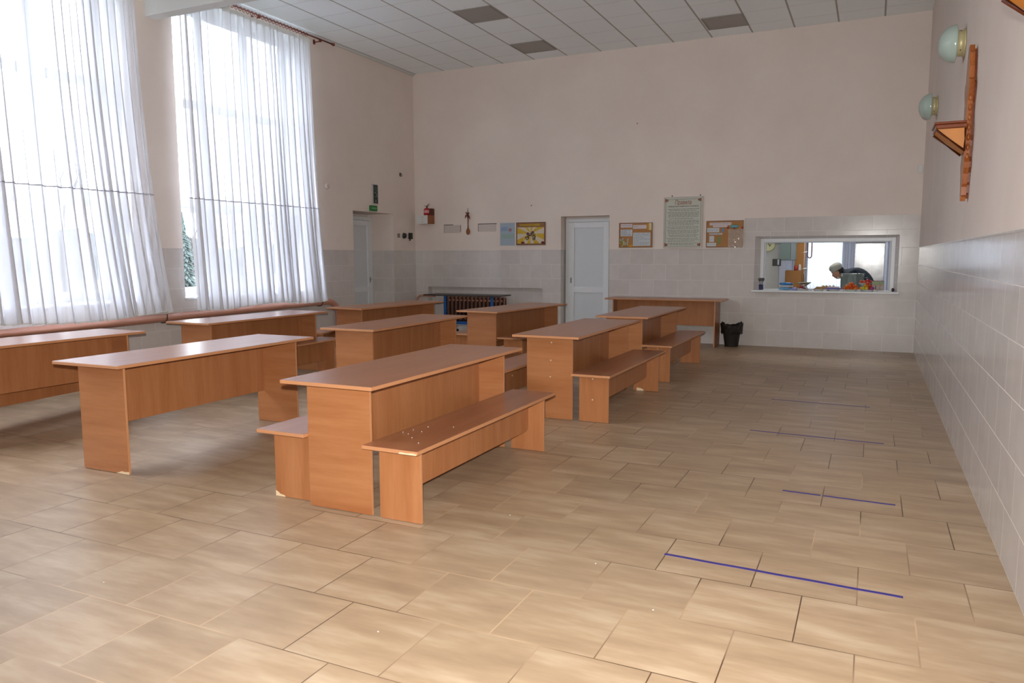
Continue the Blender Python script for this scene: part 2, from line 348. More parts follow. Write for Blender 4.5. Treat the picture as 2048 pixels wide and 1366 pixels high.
# ------------------------------------------------------------------ windows
def bars(bm, y0, y1, z0, z1, w, x0, x1, bev=.006):
    box(bm, x0, x1, y0, y0+w, z0, z1, bev); box(bm, x0, x1, y1-w, y1, z0, z1, bev)
    box(bm, x0, x1, y0+w, y1-w, z0, z0+w, bev); box(bm, x0, x1, y0+w, y1-w, z1-w, z1, bev)
for i, (a, b) in enumerate(WIN):
    bm = bmesh.new(); w = .07
    bars(bm, a, b, WZ0, WZ1, w, GX-.04, GX+.04)
    cw = (b-a)/3; ys = [a, a+cw, a+2*cw, b]; zs = [WZ0, 2.19, 3.54, WZ1]
    for y in ys[1:3]: box(bm, GX-.035, GX+.035, y-.05, y+.05, WZ0+w, WZ1-w, .006)
    for z in zs[1:3]: box(bm, GX-.033, GX+.033, a+w, b-w, z-.055, z+.055, .006)
    fr = struct(link('window_%d' % (i+1), bm, M_pvc))
    for k in range(3):
        for j in range(3):
            y0 = ys[k]+(w if k == 0 else .05); y1 = ys[k+1]-(w if k == 2 else .05); z0 = zs[j]+(w if j == 0 else .055); z1 = zs[j+1]-(w if j == 2 else .055)
            g = .02
            if j == 0:
                bm = bmesh.new(); bars(bm, y0+.004, y1-.004, z0+.004, z1-.004, .065, GX-.02, GX+.055, .006); link('sash', bm, M_pvc, fr)
                if k != 1:
                    bm = bmesh.new(); hy = y1-.04 if k == 0 else y0+.04
                    box(bm, GX+.055, GX+.07, hy-.012, hy+.012, 1.50, 1.57, .004); box(bm, GX+.07, GX+.085, hy-.01, hy+.01, 1.43, 1.55, .004); link('handle', bm, M_pvc, fr)
                g = .06
            bm = B(GX-.008, GX+.008, y0-.01 if j else y0+g, y1+.01 if j else y1-g, z0-.01 if j else z0+g, z1+.01 if j else z1-g); link('pane', bm, M_glass, fr)
    bm = B(GX+.04, XL+.06, a-.03 if i else a-.02, b+.03, WZ0-.001, WZ0+.028, .008); s = link('window_sill', bm, M_pvc, fr)

# ------------------------------------------------------------------ curtains
def curtain(y0t, y1t, y0b, y1b, zt, zb, x, nf, seed, drop0=0.):
    rnd = random.Random(seed); N = nf*16; Mz = 46; bm = bmesh.new()
    ph = []; t = 0
    amps = [rnd.uniform(.036, .074) for _ in range(nf+2)]; wd = [rnd.uniform(.6, 1.5) for _ in range(nf+2)]
    tot = sum(wd[:nf]); cum = [0]
    for w_ in wd[:nf]: cum.append(cum[-1]+w_/tot)
    rows = []
    drift = [rnd.uniform(-.05, .05) for _ in range(nf+2)]
    for j in range(Mz+1):
        v = j/Mz; z = zt+(zb-zt)*v; row = []
        for i in range(N+1):
            u = i/N; k = 0
            while k < nf-1 and u > cum[k+1]: k += 1
            f = (u-cum[k])/(cum[k+1]-cum[k]); a_ = amps[k]*(1-f)+amps[k+1]*f
            am = a_*(.62+.75*v)*min(1., .25+u*nf/.5, .25+(1-u)*nf/.5); s = math.sin(2*PI*f)
            ys = y0t+(y1t-y0t)*u; ye = y0b+(y1b-y0b)*u; e = v**2.2
            y = ys*(1-e)+ye*e + (drift[k]*(1-f)+drift[k+1]*f)*v*v + .35*am*math.sin(4*PI*f)
            xx = x+am*s+.03*v*v*math.sin(u*5+seed)+.045*v
            zz = z + (.022*math.sin(u*9+seed)+.014*math.sin(2*PI*f)+drop0*(1-u))*(v**6)
            row.append(bm.verts.new((xx, y, zz)))
        rows.append(row)
    for j in range(Mz):
        for i in range(N):
            f = bm.faces.new((rows[j][i], rows[j][i+1], rows[j+1][i+1], rows[j+1][i])); f.smooth = True
    def strip(v, off, h):
        b2 = bmesh.new(); jj = int(v*Mz); fr_ = v*Mz-jj; prev = None
        for i in range(N+1):
            p = rows[jj][i].co.lerp(rows[min(jj+1, Mz)][i].co, fr_); q = (b2.verts.new(p+Vector((off, 0, -h))), b2.verts.new(p+Vector((off, 0, h))))
            if prev: b2.faces.new((prev[0], q[0], q[1], prev[1]))
            prev = q
        return b2
    extra = [('seam', strip((zt-2.205)/(zt-zb), .004, .006)), ('hem', strip(.998, .003, .007)), ('header_tape', strip(.004, .006, .028))]
    return bm, extra
M_seam = flat('grey_seam', (150, 146, 156), .8)
def hang(label, *args):
    bm, ex = curtain(*args); o = link('curtain', bm, M_curt); tag(o, label, 'curtain', None)
    for nm, b2 in ex: link(nm, b2, M_seam if nm == 'seam' else M_white, o)
    return o
hang('long white sheer curtain on the brown rod at the far window', 7.08, 9.56, 7.12, 9.70, 4.76, .762, XL+.16, 22, 3)
for q_ in (): hang('long white sheer curtain at a window outside the left of the photo', WIN[q_][0]-.3, WIN[q_][1]+.1, WIN[q_][0]-.4, WIN[q_][1]+.2, 4.76, .752, XL+.16, 25, 5+q_)
hang('long white sheer curtain at the near window, cut by the left edge of the photo', 3.55, 6.46, 3.45, 6.74, 4.76, .752, XL+.16, 25, 5)
M_rod = flat('brown_rod_wood', (128, 56, 44), .4)
def rod(label, y0, y1):
    t = thing('curtain_rod', label, 'curtain rod', (XL+.13, y0, 4.845))
    L = y1-y0; bm = bmesh.new(); tube(bm, [(0, 0, 0), (0, L, 0)], .013, 12); link('pole', bm, M_rod, t)
    bm = bmesh.new(); lathe(bm, [(.013, 0), (.02, .01), (.013, .02), (.024, .04), (.026, .055), (.012, .075)], (0, L-.005, 0), 14, axis='y'); link('finial', bm, M_rod, t)
    for yy in (.12, L/2, L-.28):
        bm = bmesh.new(); tube(bm, [(-.13, yy, -.03), (0, yy, -.03)], .011, 8); box(bm, -.13, -.115, yy-.02, yy+.02, -.06, .01, .003); tube(bm, [(0, yy-.012, -.02), (0, yy+.012, -.02)], .022, 12); link('bracket', bm, M_rod, t)
    n = 34
    ring = None
    for k in range(n):
        yy = .25+(L-.85)*k/(n-1)
        if ring is None:
            bm = bmesh.new(); tube(bm, [(.026*math.cos(a), 0, .026*math.sin(a)-.010) for a in [2*PI*i/16 for i in range(17)]], .0042, 6); ring = link('curtain_ring', bm, M_rod, t); ring.location = (0, yy, 0)
        else:
            c = ring.copy(); COL.objects.link(c); c.parent = t; c.location = (0, yy, 0)
    return t
rod('brown wooden curtain rod with rings above the far window', 6.93, 10.13)
rod('brown wooden curtain rod above the near window, outside the photo top', 3.2, 6.70)

# ------------------------------------------------------------------ doors
def pvc_door(name, w, h, parent_m, hand):
    """local: x along width, y depth (front face at y=0 looking -y), z up"""
    t = bpy.data.objects.new(name, None); COL.objects.link(t); struct(t); t.matrix_world = parent_m
    bm = bmesh.new(); f = .06
    for q in ((0, f, 0, h), (w-f, w, 0, h), (f, w-f, h-f, h)): box(bm, q[0], q[1], 0, .07, q[2], q[3], .004)
    link('door_frame', bm, M_pvc, t)
    bm = bmesh.new(); a = .10; L, R_, D, U = f+.004, w-f-.004, .012, h-f-.004
    for q in ((L, L+a, D, U), (R_-a, R_, D, U), (L+a, R_-a, D, D+a), (L+a, R_-a, U-a, U), (L+a, R_-a, .80, .90)): box(bm, q[0], q[1], -.015, .045, q[2], q[3], .005)
    lf = link('door_leaf', bm, M_pvc, t)
    for z0, z1 in ((D+a, .80), (.90, U-a)):
        bm = B(L+a-.005, R_-a+.005, .008, .03, z0-.005, z1+.005); link('door_panel', bm, flat('door_panel_white', (212, 216, 220), .4, vary=.02), t)
    hx = L+a*.5 if hand < 0 else R_-a*.5
    bm = bmesh.new(); box(bm, hx-.014, hx+.014, -.022, -.015, .97, 1.07, .003); tube(bm, [(hx, -.02, 1.035), (hx, -.045, 1.035), (hx-hand*.02, -.05, 1.03)], .008, 8); link('door_handle', bm, flat('steel_grey', (150, 150, 152), .35, .6), t)
    return t
M4 = Matrix.Translation((-5.035, YB+.19, 0)); pvc_door('door_2', .885, 2.12, M4, -1)
# door in the left wall, seen at a slant deep in its recess
M4 = Matrix.Translation((D1X, 10.745, 0)) @ Matrix.Rotation(PI/2, 4, 'Z'); pvc_door('door_1', 1.205, 2.19, M4, 1)

# ------------------------------------------------------------------ tables and benches
CAPM = flat('screw_cap_pale', (214, 186, 158), .5)
def caps(parent, spots):
    for x, y, z in spots:
        bm = bmesh.new(); lathe(bm, [(.0070, 0), (.0070, -.002), (.005, -.003)], (x, y, z), 12, axis='y'); link('screw_cap', bm, CAPM, parent)
def make_table(top=(.63, 1.94), h=.759, leg_w=.44, inset=.115, pb=.325, px=0.):
    W_, L_ = top; t = thing('dining_table', '', 'table')
    th = .022
    bm = bmesh.new(); box(bm, -W_/2, W_/2, -L_/2, L_/2, h-th, h, .003)
    for f in bm.faces:
        if abs(f.normal.z) < .7: f.material_index = 1
    link('tabletop', bm, [WTOP, M_edge], t)
    for s in (-1, 1):
        y = s*(L_/2-inset); bm = bmesh.new(); box(bm, -leg_w/2, leg_w/2, min(y, y-s*.018), max(y, y-s*.018), .004, h-th, .0015)
        for f in bm.faces:
            if abs(f.normal.y) < .7: f.material_index = 1
        link('leg_panel', bm, [WX, M_edge], t)
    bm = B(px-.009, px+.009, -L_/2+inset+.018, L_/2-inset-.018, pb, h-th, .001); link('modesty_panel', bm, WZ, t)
    return t
def make_bench(L_=1.92):
    W_, h, th = .355, .434, .022; t = thing('bench', '', 'bench')
    bm = bmesh.new(); box(bm, -W_/2, W_/2, -L_/2, L_/2, h-th, h, .003)
    for f in bm.faces:
        if abs(f.normal.z) < .7: f.material_index = 1
    link('seat', bm, [WTOP, M_edge], t)
    for s in (-1, 1):
        y = s*(L_/2-.10); bm = bmesh.new(); box(bm, -.135, .135, min(y, y-s*.018), max(y, y-s*.018), .003, h-th, .0015)
        for f in bm.faces:
            if abs(f.normal.y) < .7: f.material_index = 1
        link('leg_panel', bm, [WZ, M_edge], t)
    # rail with rounded lower corners
    y0, y1, z0, z1, r = -L_/2+.118, L_/2-.118, .155, h-th, .035
    poly = [(y0, z1), (y0, z0+r)]+[(y0+r-r*math.cos(a), z0+r-r*math.sin(a)) for a in (PI/6, PI/3, PI/2)]+[(y1-r+r*math.sin(a), z0+r-r*math.cos(a)) for a in (0, PI/6, PI/3, PI/2)]+[(y1, z1)]
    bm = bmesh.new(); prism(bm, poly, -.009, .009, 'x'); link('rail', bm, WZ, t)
    return t
GT, GB = 'beech laminate tables of the dining room', 'beech laminate benches of the dining room'
T0 = make_table(); BN0 = make_bench()
used = {'t': False, 'b': False}
def place(kind, x, y, deg, label, **kw):
    if kind == 't':
        if kw: o = make_table(**kw)
        elif used['t']: o = copy_tree(T0)
        else: o = T0; used['t'] = True
        o['group'] = GT
    else:
        o = BN0 if not used['b'] else copy_tree(BN0); used['b'] = True; o['group'] = GB
    o.location = (x, y, 0); o.rotation_euler = (0, 0, math.radians(deg)); o['label'] = label; return o
T1 = place('t', -2.696, 4.237, 0, 'nearest beech table in the middle of the photo, with a bench on each side')
T8 = place('t', -2.568, 7.04, .3, 'beech table right behind the nearest one, three pale screw caps on its leg panel')
T9 = place('t', -2.587, 9.365, 0, 'beech table farthest back in the right row, in front of the lone wall table')
T5 = place('t', -4.592, 6.87, 1, 'beech table second in the middle row, between the glossy near table and the far one')
T6 = place('t', -6.42, 9.29, -4.2, 'beech table farthest back on the window side, near the recessed door')
T7 = place('t', -4.441, 9.47, -5.6, 'beech table farthest back in the middle row, in front of the radiator')
T4 = place('t', -6.597, 6.76, 0, 'shiny beech table beside the far curtained window')
T3 = place('t', -6.50, 3.98, 0, 'beech table cut by the left edge of the photo, beside the near window')
T2 = place('t', -4.67, 4.21, 1, 'beech table with no bench beside it, front left, daylight glare on its top', px=-.15, pb=.275)
T10 = place('t', -3.05, 12.365, 90, 'beech table standing lengthwise against the back wall right of the white door', top=(.60, 1.92))
B1 = place('b', -2.285, 4.24, 0, 'nearest beech bench, right of the front table, crumbs on its seat')
B2 = place('b', -3.095, 4.30, 0, 'beech bench on the left side of the nearest table, mostly hidden by it')
B3 = place('b', -2.15, 7.06, 0, 'beech bench on the right side of the second table in the right row')
B4 = place('b', -2.185, 9.42, 0, 'beech bench nearest the black bin, right of the farthest table in its row')
B5 = place('b', -3.095, 6.85, 0, 'beech bench seen in the gap past the far end of the nearest table')
B6 = place('b', -4.86, 9.70, -5.6, 'beech bench on the left of the far middle table, below the radiator')
B7 = place('b', -3.985, 9.46, -5.6, 'beech bench on the right of the far middle table, only its near end showing')
B8 = place('b', -6.185, 6.72, .5, 'beech bench on the right of the shiny table by the far window')
B9 = place('b', -6.99, 8.95, 11, 'beech bench standing askew between the two window-side tables')
B10 = place('b', -6.86, 4.15, 8, 'beech bench half under the table at the left edge of the photo')
# screw caps on the end panels that show them
caps(T8, [(.02, -.858, .69), (.015, -.858, .53), (.01, -.858, .38)])
caps(B3, [(-.01, -.862, .385), (-.01, -.862, .20)]); caps(B4, [(-.01, -.862, .385), (-.01, -.862, .21)])
for bb, yy in ((B5, -.2), ):
    bm = bmesh.new(); lathe(bm, [(.0085, 0), (.0085, .002), (.006, .0035)], (.0095, -.34, .31), 12, axis='x'); link('screw_cap', bm, CAPM, bb)
# chipped laminate
M_chip = flat('bare_chipboard', (222, 196, 160), .9, vary=.2, scale=200)
def chip(parent, pts, d0, d1, axis):
    bm = bmesh.new(); prism(bm, pts, d0, d1, axis); c = link('chipped_edge', bm, M_chip, parent); c['label'] = 'pale chipped laminate edge'
chip(B1, [(.06, .4125), (.172, .4125), (.174, .420), (.150, .424), (.11, .421), (.07, .423)], -.9612, -.958, 'y')
chip(B2, [(-.136, .002), (-.136, .035), (-.12, .030), (-.10, .016), (-.07, .012), (-.06, .002)], -.8612, -.858, 'y')
chip(T2, [(.10, .003), (.221, .003), (.221, .022), (.19, .018), (.15, .020)], -.8562, -.853, 'y')
chip(B3, [(-.10, .002), (-.02, .002), (-.03, .02), (-.06, .03), (-.10, .034)], .8385, .8415, 'y')
chip(B3, [(.10, .413), (.1775, .413), (.1775, .424), (.12, .424)], .958, .9612, 'y')
chip(B4, [(.08, .413), (.1775, .413), (.1775, .432), (.14, .424)], .958, .9612, 'y')
rnd = random.Random(4)
bm = bmesh.new()
for (x, y) in ((-2.42, 3.62), (-2.37, 3.60), (-2.40, 3.70), (-2.33, 3.68), (-2.30, 3.53), (-2.22, 3.86), (-2.36, 3.80), (-2.20, 3.44)):
    blob(bm, (x, y, .4372), (.0032, .003, .002), seg=6, jit=.2, rnd=rnd)
tag(link('crumbs', bm, M_white), 'white crumbs scattered on the seat of the nearest bench', 'crumbs', kind='stuff')
bm = bmesh.new()
for (x, y) in ((-1.12, 3.28), (-.75, 2.93), (-1.78, 3.72), (-1.67, 2.30), (-3.05, 2.15)): blob(bm, (x, y, .003), (.004, .003, .002), seg=6, jit=.2, rnd=rnd)
tag(link('crumbs', bm, M_white), 'white crumbs dropped on the floor in front of the tables', 'crumbs', kind='stuff')

# ------------------------------------------------------------------ blue tape lines on the floor
M_tape = flat('blue_tape', (58, 48, 128), .5, vary=.1)
def tape(x0, y0, x1, y1, label, n=1, gap=None):
    bm = bmesh.new(); d = Vector((x1-x0, y1-y0, 0)); nn = Vector((-d.y, d.x, 0)).normalized()*.0105
    K = 24; pts = [Vector((x0, y0, 0))+d*(k/K)+Vector((0, math.sin(k*.9)*.0015, 0)) for k in range(K+1)]
    for i in range(K):
        a_, b_ = pts[i], pts[i+1]
        vs = [bm.verts.new(p) for p in (a_-nn, b_-nn, b_+nn, a_+nn)]; vt = [bm.verts.new(v.co+Vector((0, 0, .0012))) for v in vs]
        bm.faces.new(vt)
        for q in range(4): bm.faces.new((vs[q], vs[(q+1) % 4], vt[(q+1) % 4], vt[q]))
    o = link('floor_tape', bm, M_tape); tag(o, label, 'floor tape', 'blue distance lines on the floor'); return o
tape(-.854, 3.538, .184, 3.498, 'long blue tape line across the floor nearest the camera')
tape(-.439, 4.846, -.220, 4.838, 'short left piece of the broken blue floor line')
tape(-.205, 4.838, .187, 4.826, 'longer right piece of the broken blue floor line')
tape(-.861, 6.46, .147, 6.41, 'blue tape line on the floor third from the camera')
tape(-.86, 7.97, .044, 7.93, 'faint blue tape line on the floor farthest from the camera')

# ------------------------------------------------------------------ ceiling panels
def ceil_light(x, y, label):
    t = thing('ceiling_light', label, 'ceiling light', (x, y, ZC), 0, 'square grey light panels in the ceiling grid')
    bm = bmesh.new(); s = .30
    for q in ((-s, s, -s, -s+.022), (-s, s, s-.022, s), (-s, -s+.022, -s+.022, s-.022), (s-.022, s, -s+.022, s-.022)): box(bm, q[0], q[1], q[2], q[3], -.014, -.001, .003)
    link('frame', bm, flat('grey_lamp_frame', (150, 145, 140), .6), t)
    bm = B(-s+.022, s-.022, -s+.022, s-.022, -.008, -.001); link('diffuser', bm, flat('grey_prismatic_diffuser', (156, 151, 146), .45, scale=120), t)
ceil_light(-5.26, 10.06, 'square grey unlit ceiling panel nearest the camera, above the middle row')
ceil_light(-5.26, 11.95, 'square grey unlit ceiling panel close to the back wall, left one')
ceil_light(-2.14, 11.95, 'square grey unlit ceiling panel close to the back wall, right one')

# ------------------------------------------------------------------ heating pipes and radiator
M_pipe = flat('brown_pipe_paint', (196, 142, 122), .4, vary=.04)
bm = bmesh.new(); px = XL+.072
pts = [(px, YF+.02, .62), (px, 5, .672), (px, 9.75, .725)]
for k in range(1, 9):
    a = PI/2*k/8; pts.append((px, 9.75+.30*math.sin(a)+.13, .725-.22*(1-math.cos(a))))
pts += [(px, 10.18, .30), (px, 10.18, .02)]
t = tag(bpy.data.objects.new('heating_pipe', None), 'thick pinkish brown heating pipe running under the windows', 'pipe'); COL.objects.link(t)
tube(bm, pts, .052, 16); link('pipe', bm, M_pipe, t)
for y in (1.5, 6.72, 9.72):
    bm = bmesh.new(); z = .672+(y-5)*.0112; tube(bm, [(XL+.002, y, z), (px-.06, y, z-.06), (px-.04, y, z-.064), (px+.03, y, z-.055), (px+.058, y, z), (px+.06, y, z+.05)], .007, 6); link('bracket', bm, flat('dark_iron', (50, 40, 38), .6), t)
bm = bmesh.new(); tube(bm, [(-8.065, YB-.05, .02), (-8.065, YB-.05, .62), (-8.045, YB-.05, .66), (-8.0, YB-.05, .69), (-7.9, YB-.05, .693), (-7.66, YB-.05, .693)], .022, 10)
tag(link('radiator_pipe', bm, M_pipe), 'thin brown pipe bending out of the back left corner to the radiator', 'pipe')
t = thing('radiator', 'brown column radiator behind the dark-topped table at the back wall', 'radiator', (-6.83, YB+.06, 0))
for k in range(15):
    x = -.60+k*.0865; bm = bmesh.new(); tube(bm, [(x, 0, .215), (x, 0, .69)], .033, 12); link('column', bm, M_pipe, t, smooth=True)
bm = bmesh.new(); box(bm, -.62, .63, -.012, .02, .24, .27); box(bm, -.62, .63, -.012, .02, .60, .63); link('header', bm, M_pipe, t)
bm = bmesh.new(); box(bm, -.62, .63, .045, .06, .2, .68); link('gap_shade_plate', bm, flat('dark_gap', (58, 38, 34), .9), t)  # dark sheet standing in for the shade between the radiator columns
M_blue = flat('blue_steel', (22, 84, 150), .4)
t = thing('serving_table', 'low table with dark top and blue steel legs in front of the radiator', 'table', (-6.78, 12.42, 0))
bm = B(-.86, .74, -.22, .285, .724, .746, .004); link('tabletop', bm, flat('dark_grey_top', (62, 54, 52), .35), t)
for x in (-.415, .565):
    y = -.16; bm = B(x-.025, x+.025, y-.02, y+.02, .0, .724, .003); link('leg', bm, M_blue, t)
bm = B(-.39, .54, -.175, -.15, .20, .255, .003); link('rail', bm, M_blue, t)
bm = bmesh.new(); prism(bm, [(-.05, .10), (.05, .10), (.05, .0), (-.05, .0)], -.03, .03, 'y'); o = link('box', bm, flat('dark_teal', (26, 60, 66), .6), None, (-7.02, 12.33, 0)); tag(o, 'small dark teal box on the floor under the blue-legged table', 'box')
bm = B(-.05, .06, -.03, .03, 0, .115, .003); o = link('paper_carton', bm, M_white, None, (-6.12, YB+.09, .12+.44)); bpy.data.objects.remove(o)

# ------------------------------------------------------------------ things on the back wall
yw = YB
def board(name, x0, x1, z0, z1, col, label, cat='board', th=.018, frame=None, group=None):
    t = thing(name, label, cat, ((x0+x1)/2, yw, (z0+z1)/2), 0, group); w, h = (x1-x0)/2, (z1-z0)/2
    bm = B(-w, w, -th, -.001, -h, h, .002); link('backing', bm, flat(*col), t)
    if frame:
        bm = bmesh.new(); f = .012
        for q in ((-w, w, -h, -h+f), (-w, w, h-f, h), (-w, -w+f, -h+f, h-f), (w-f, w, -h+f, h-f)): box(bm, q[0], q[1], -th-.006, -th, q[2], q[3])
        link('frame', bm, flat(*frame), t)
    return t, w, h
def paper(t, x0, x1, z0, z1, col, d=.0205, name='paper', rot=0, lines=0, linecol=(120, 120, 130)):
    bm = B(x0, x1, -d-.0015, -d+.001, z0, z1)
    if rot: bmesh.ops.rotate(bm, verts=bm.verts, cent=((x0+x1)/2, 0, (z0+z1)/2), matrix=Matrix.Rotation(math.radians(rot), 3, 'Y'))
    mts = [flat(*col)]
    if lines:
        mts.append(flat('ink_%d_%d_%d' % linecol, linecol, .8)); n = lines
        for k in range(n):
            z = z1-(k+.8)*(z1-z0)/(n+.8); xx = x0+.012; rl = random.Random(k*13+int(x0*1000))
            while xx < x1-.02:
                w = rl.uniform(.012, .05); e = min(xx+w, x1-.012); box(bm, xx, e, -d-.0022, -d-.0014, z-.0028, z+.0028, mi=1); xx = e+.009
                if rl.random() < .08: break
    return link(name, bm, mts, t)
CORK = ('cork', (176, 128, 82), .9, 0, .2, .12, 60); CF = ('cork_frame', (140, 108, 88), .6)
PW = ('paper_cool_white', (206, 210, 214), .8, 0, .3, .02); PP = ('paper_pinkish', (214, 200, 202), .8, 0, .3, .02)
t, w, h = board('cork_board', -3.969, -3.385, 1.595, 2.018, CORK, 'cork notice board between the white door and the tall rules poster', frame=CF)
paper(t, -w+.03, -w+.235, h-.082, h-.02, PP, lines=1); paper(t, -.045, w-.10, h-.105, h-.04, PP, lines=1)
paper(t, -w+.03, -w+.235, -.015, h-.115, PW, lines=8); paper(t, -.04, w-.03, -h+.03, h-.17, PW, lines=10)
paper(t, w-.085, w-.045, h-.13, h-.005, ('orange_card', (206, 150, 50), .8)); paper(t, w-.055, w-.01, h-.13, h-.005, ('cream_card', (216, 205, 160), .8), .0225)
bm = bmesh.new(); rr = random.Random(2)
for k in range(26):
    bm2x, bm2z = -w+.09+rr.uniform(-.075, .075), -h+.08+rr.uniform(-.07, .07); lathe(bm, [(rr.uniform(.012, .026), 0), (.004, -.004)], (bm2x, -.02-.0006*k*.2, bm2z), 8, mi=k % 3, axis='y')
link('flower_picture', bm, [flat('pale_green', (176, 190, 150), .8), flat('pale_yellow', (206, 196, 120), .8), flat('pale_rose', (206, 180, 180), .8)], t)
paper(t, -.12, -.045, -h+.012, -h+.05, ('orange_card', (206, 150, 50), .8), rot=-12)
t, w, h = board('cork_board', -2.485, -1.895, 1.588, 2.020, CORK, 'cork notice board with a crinkled plastic pocket, left of the serving hatch', frame=CF)
paper(t, -w+.055, w-.19, h-.075, h-.03, PP, lines=1); paper(t, -w+.11, w-.25, h-.105, h-.078, PP)
paper(t, -w+.015, -w+.21, h-.185, h-.115, PW, lines=2); paper(t, -w+.055, -w+.26, -.01, h-.20, PW, lines=2)
paper(t, -w+.055, -w+.13, -h+.09, -.03, PW, lines=2); paper(t, -w+.015, -w+.165, -h+.02, -h+.075, PW, lines=1)
paper(t, -w+.25, -w+.29, h-.19, h-.12, ('blue_card', (120, 140, 170), .8)); paper(t, -w+.19, -w+.24, -h+.06, -h+.17, ('green_card', (120, 140, 90), .8), rot=4)
bm = bmesh.new()
for x, r in ((-.03, .022), (.0, .03), (.04, .028), (.07, .02)): lathe(bm, [(r, 0), (r*.6, -.006)], (w-.18+x+.02, -.021, h-.095+.01*math.sin(x*90)), 10, axis='y')
link('cloud_picture', bm, flat('teal_card', (110, 170, 176), .8), t)
for x, z in ((w-.245, h-.115), (w-.14, h-.13), (w-.015, h-.12)): 
    bm = bmesh.new(); lathe(bm, [(.018, 0), (.008, -.012)], (x, -.022, z), 10, axis='y'); link('pin', bm, flat('crimson', (170, 50, 70), .5), t)
def film_mat():
    q = NT('clear_film'); q.b.inputs['Roughness'].default_value = .12; q.b.inputs['Base Color'].default_value = (.75, .73, .70, 1); q.b.inputs['Alpha'].default_value = .35; q.b.inputs['Specular IOR Level'].default_value = 1.
    return q.m
bm = bmesh.new(); rr = random.Random(8); g = [[bm.verts.new((w-.235+.24*i/14, -.026-rr.uniform(0, .012), h-.14-.30*j/18+rr.uniform(-.003, .003))) for i in range(15)] for j in range(19)]
for j in range(18):
    for i in range(14): bm.faces.new((g[j][i], g[j+1][i], g[j+1][i+1], g[j][i+1]))
pk = link('plastic_pocket', bm, film_mat(), t); pk['label'] = 'crinkled clear plastic pocket with glints'
# tall rules poster
t, w, h = board('rules_poster', -3.193, -2.548, 1.583, 2.425, ('poster_cream', (200, 202, 190), .7, 0, .3, .02), 'tall cream poster of printed rules hung between the two cork boards', 'poster', frame=('poster_edge', (196, 186, 178), .6))
FONT = None
def text(body, size, loc, mat, parent, name='lettering', shear=0., rot=(PI/2, 0, 0), sx=1., ext=.0008, width=None):
    c = bpy.data.curves.new(name, 'FONT'); c.body = body; c.size = size; c.align_x = 'CENTER'; c.align_y = 'CENTER'; c.extrude = ext; c.shear = shear; c.resolution_u = 3
    o = bpy.data.objects.new(name, c); COL.objects.link(o); bpy.context.view_layer.update()
    me = bpy.data.meshes.new_from_object(o.evaluated_get(bpy.context.evaluated_depsgraph_get())); bpy.data.objects.remove(o)
    if width:
        xs = [v.co.x for v in me.vertices]; k = width/(max(xs)-min(xs)); mid = (max(xs)+min(xs))/2
        for v in me.vertices: v.co.x = (v.co.x-mid)*k
    me.materials.clear(); me.materials.append(mat); n = bpy.data.objects.new(name, me); COL.objects.link(n); n.parent = parent; n.location = loc; n.rotation_euler = rot; return n
M_rust = flat('rust_ink', (150, 84, 52), .7); M_ink = flat('grey_ink', (112, 112, 106), .8); M_dink = flat('plum_ink', (104, 78, 80), .8)
text('Правила', .105, (0, -.0205, h-.095), M_rust, t, shear=.15, width=.27)
text('ПОВЕДЕНИЯ УЧАЩИХСЯ В СТОЛОВОЙ', .03, (0, -.0205, h-.158), M_dink, t, width=.50)
bm = bmesh.new(); rr = random.Random(3)
for q in ((-w+.03, -w+.034, -h+.03, h-.04), (w-.034, w-.03, -h+.03, h-.04), (-w+.03, w-.03, h-.042, h-.038), (-w+.03, w-.03, -h+.026, -h+.03)): box(bm, q[0], q[1], -.0195, -.0178, q[2], q[3])
link('border_line', bm, M_dink, t)
bm = bmesh.new()
for sx in (-1, 1):
    for sz in (-1, 1):
        cx, cz = sx*(w-.05), sz*(h-.055)
        for k in range(5): box(bm, cx-.026+.011*k-.004, cx-.026+.011*k+.005, -.0205, -.0178, cz-.028*(1-k*.12 if sx < 0 else .5+k*.12), cz+.028*(1-k*.12 if sx < 0 else .5+k*.12))
link('corner_ornament', bm, M_rust, t)
bm = bmesh.new(); z = h-.20; blocks = [(2, .02), (4, .0), (1, .03), (4, .0), (2, .0), (3, .0), (2, .03), (3, .0), (2, .02)]; ln = 0
for nlin, ind in blocks:
    for k in range(nlin):
        x = -w+.055+(0 if k == 0 else .02)+ind; e = w-.05-rr.uniform(0, .12 if k == nlin-1 else .02)
        while x < e:
            ww = rr.uniform(.014, .055); box(bm, x, min(x+ww, e), -.0195, -.0178, z-.0036, z+.0036); x += ww+.009
        z -= .0235
    z -= .0085
link('printed_text', bm, M_ink, t)
for x, z in ((-w+.13, h+.02), (w-.05, h+.022)):
    bm = bmesh.new(); lathe(bm, [(.009, 0), (.009, -.01)], (x, -.001, z), 10, axis='y'); box(bm, x-.002, x+.002, -.006, -.002, z-.03, z); link('hanger', bm, flat('dark_iron', (50, 40, 38), .6), t)
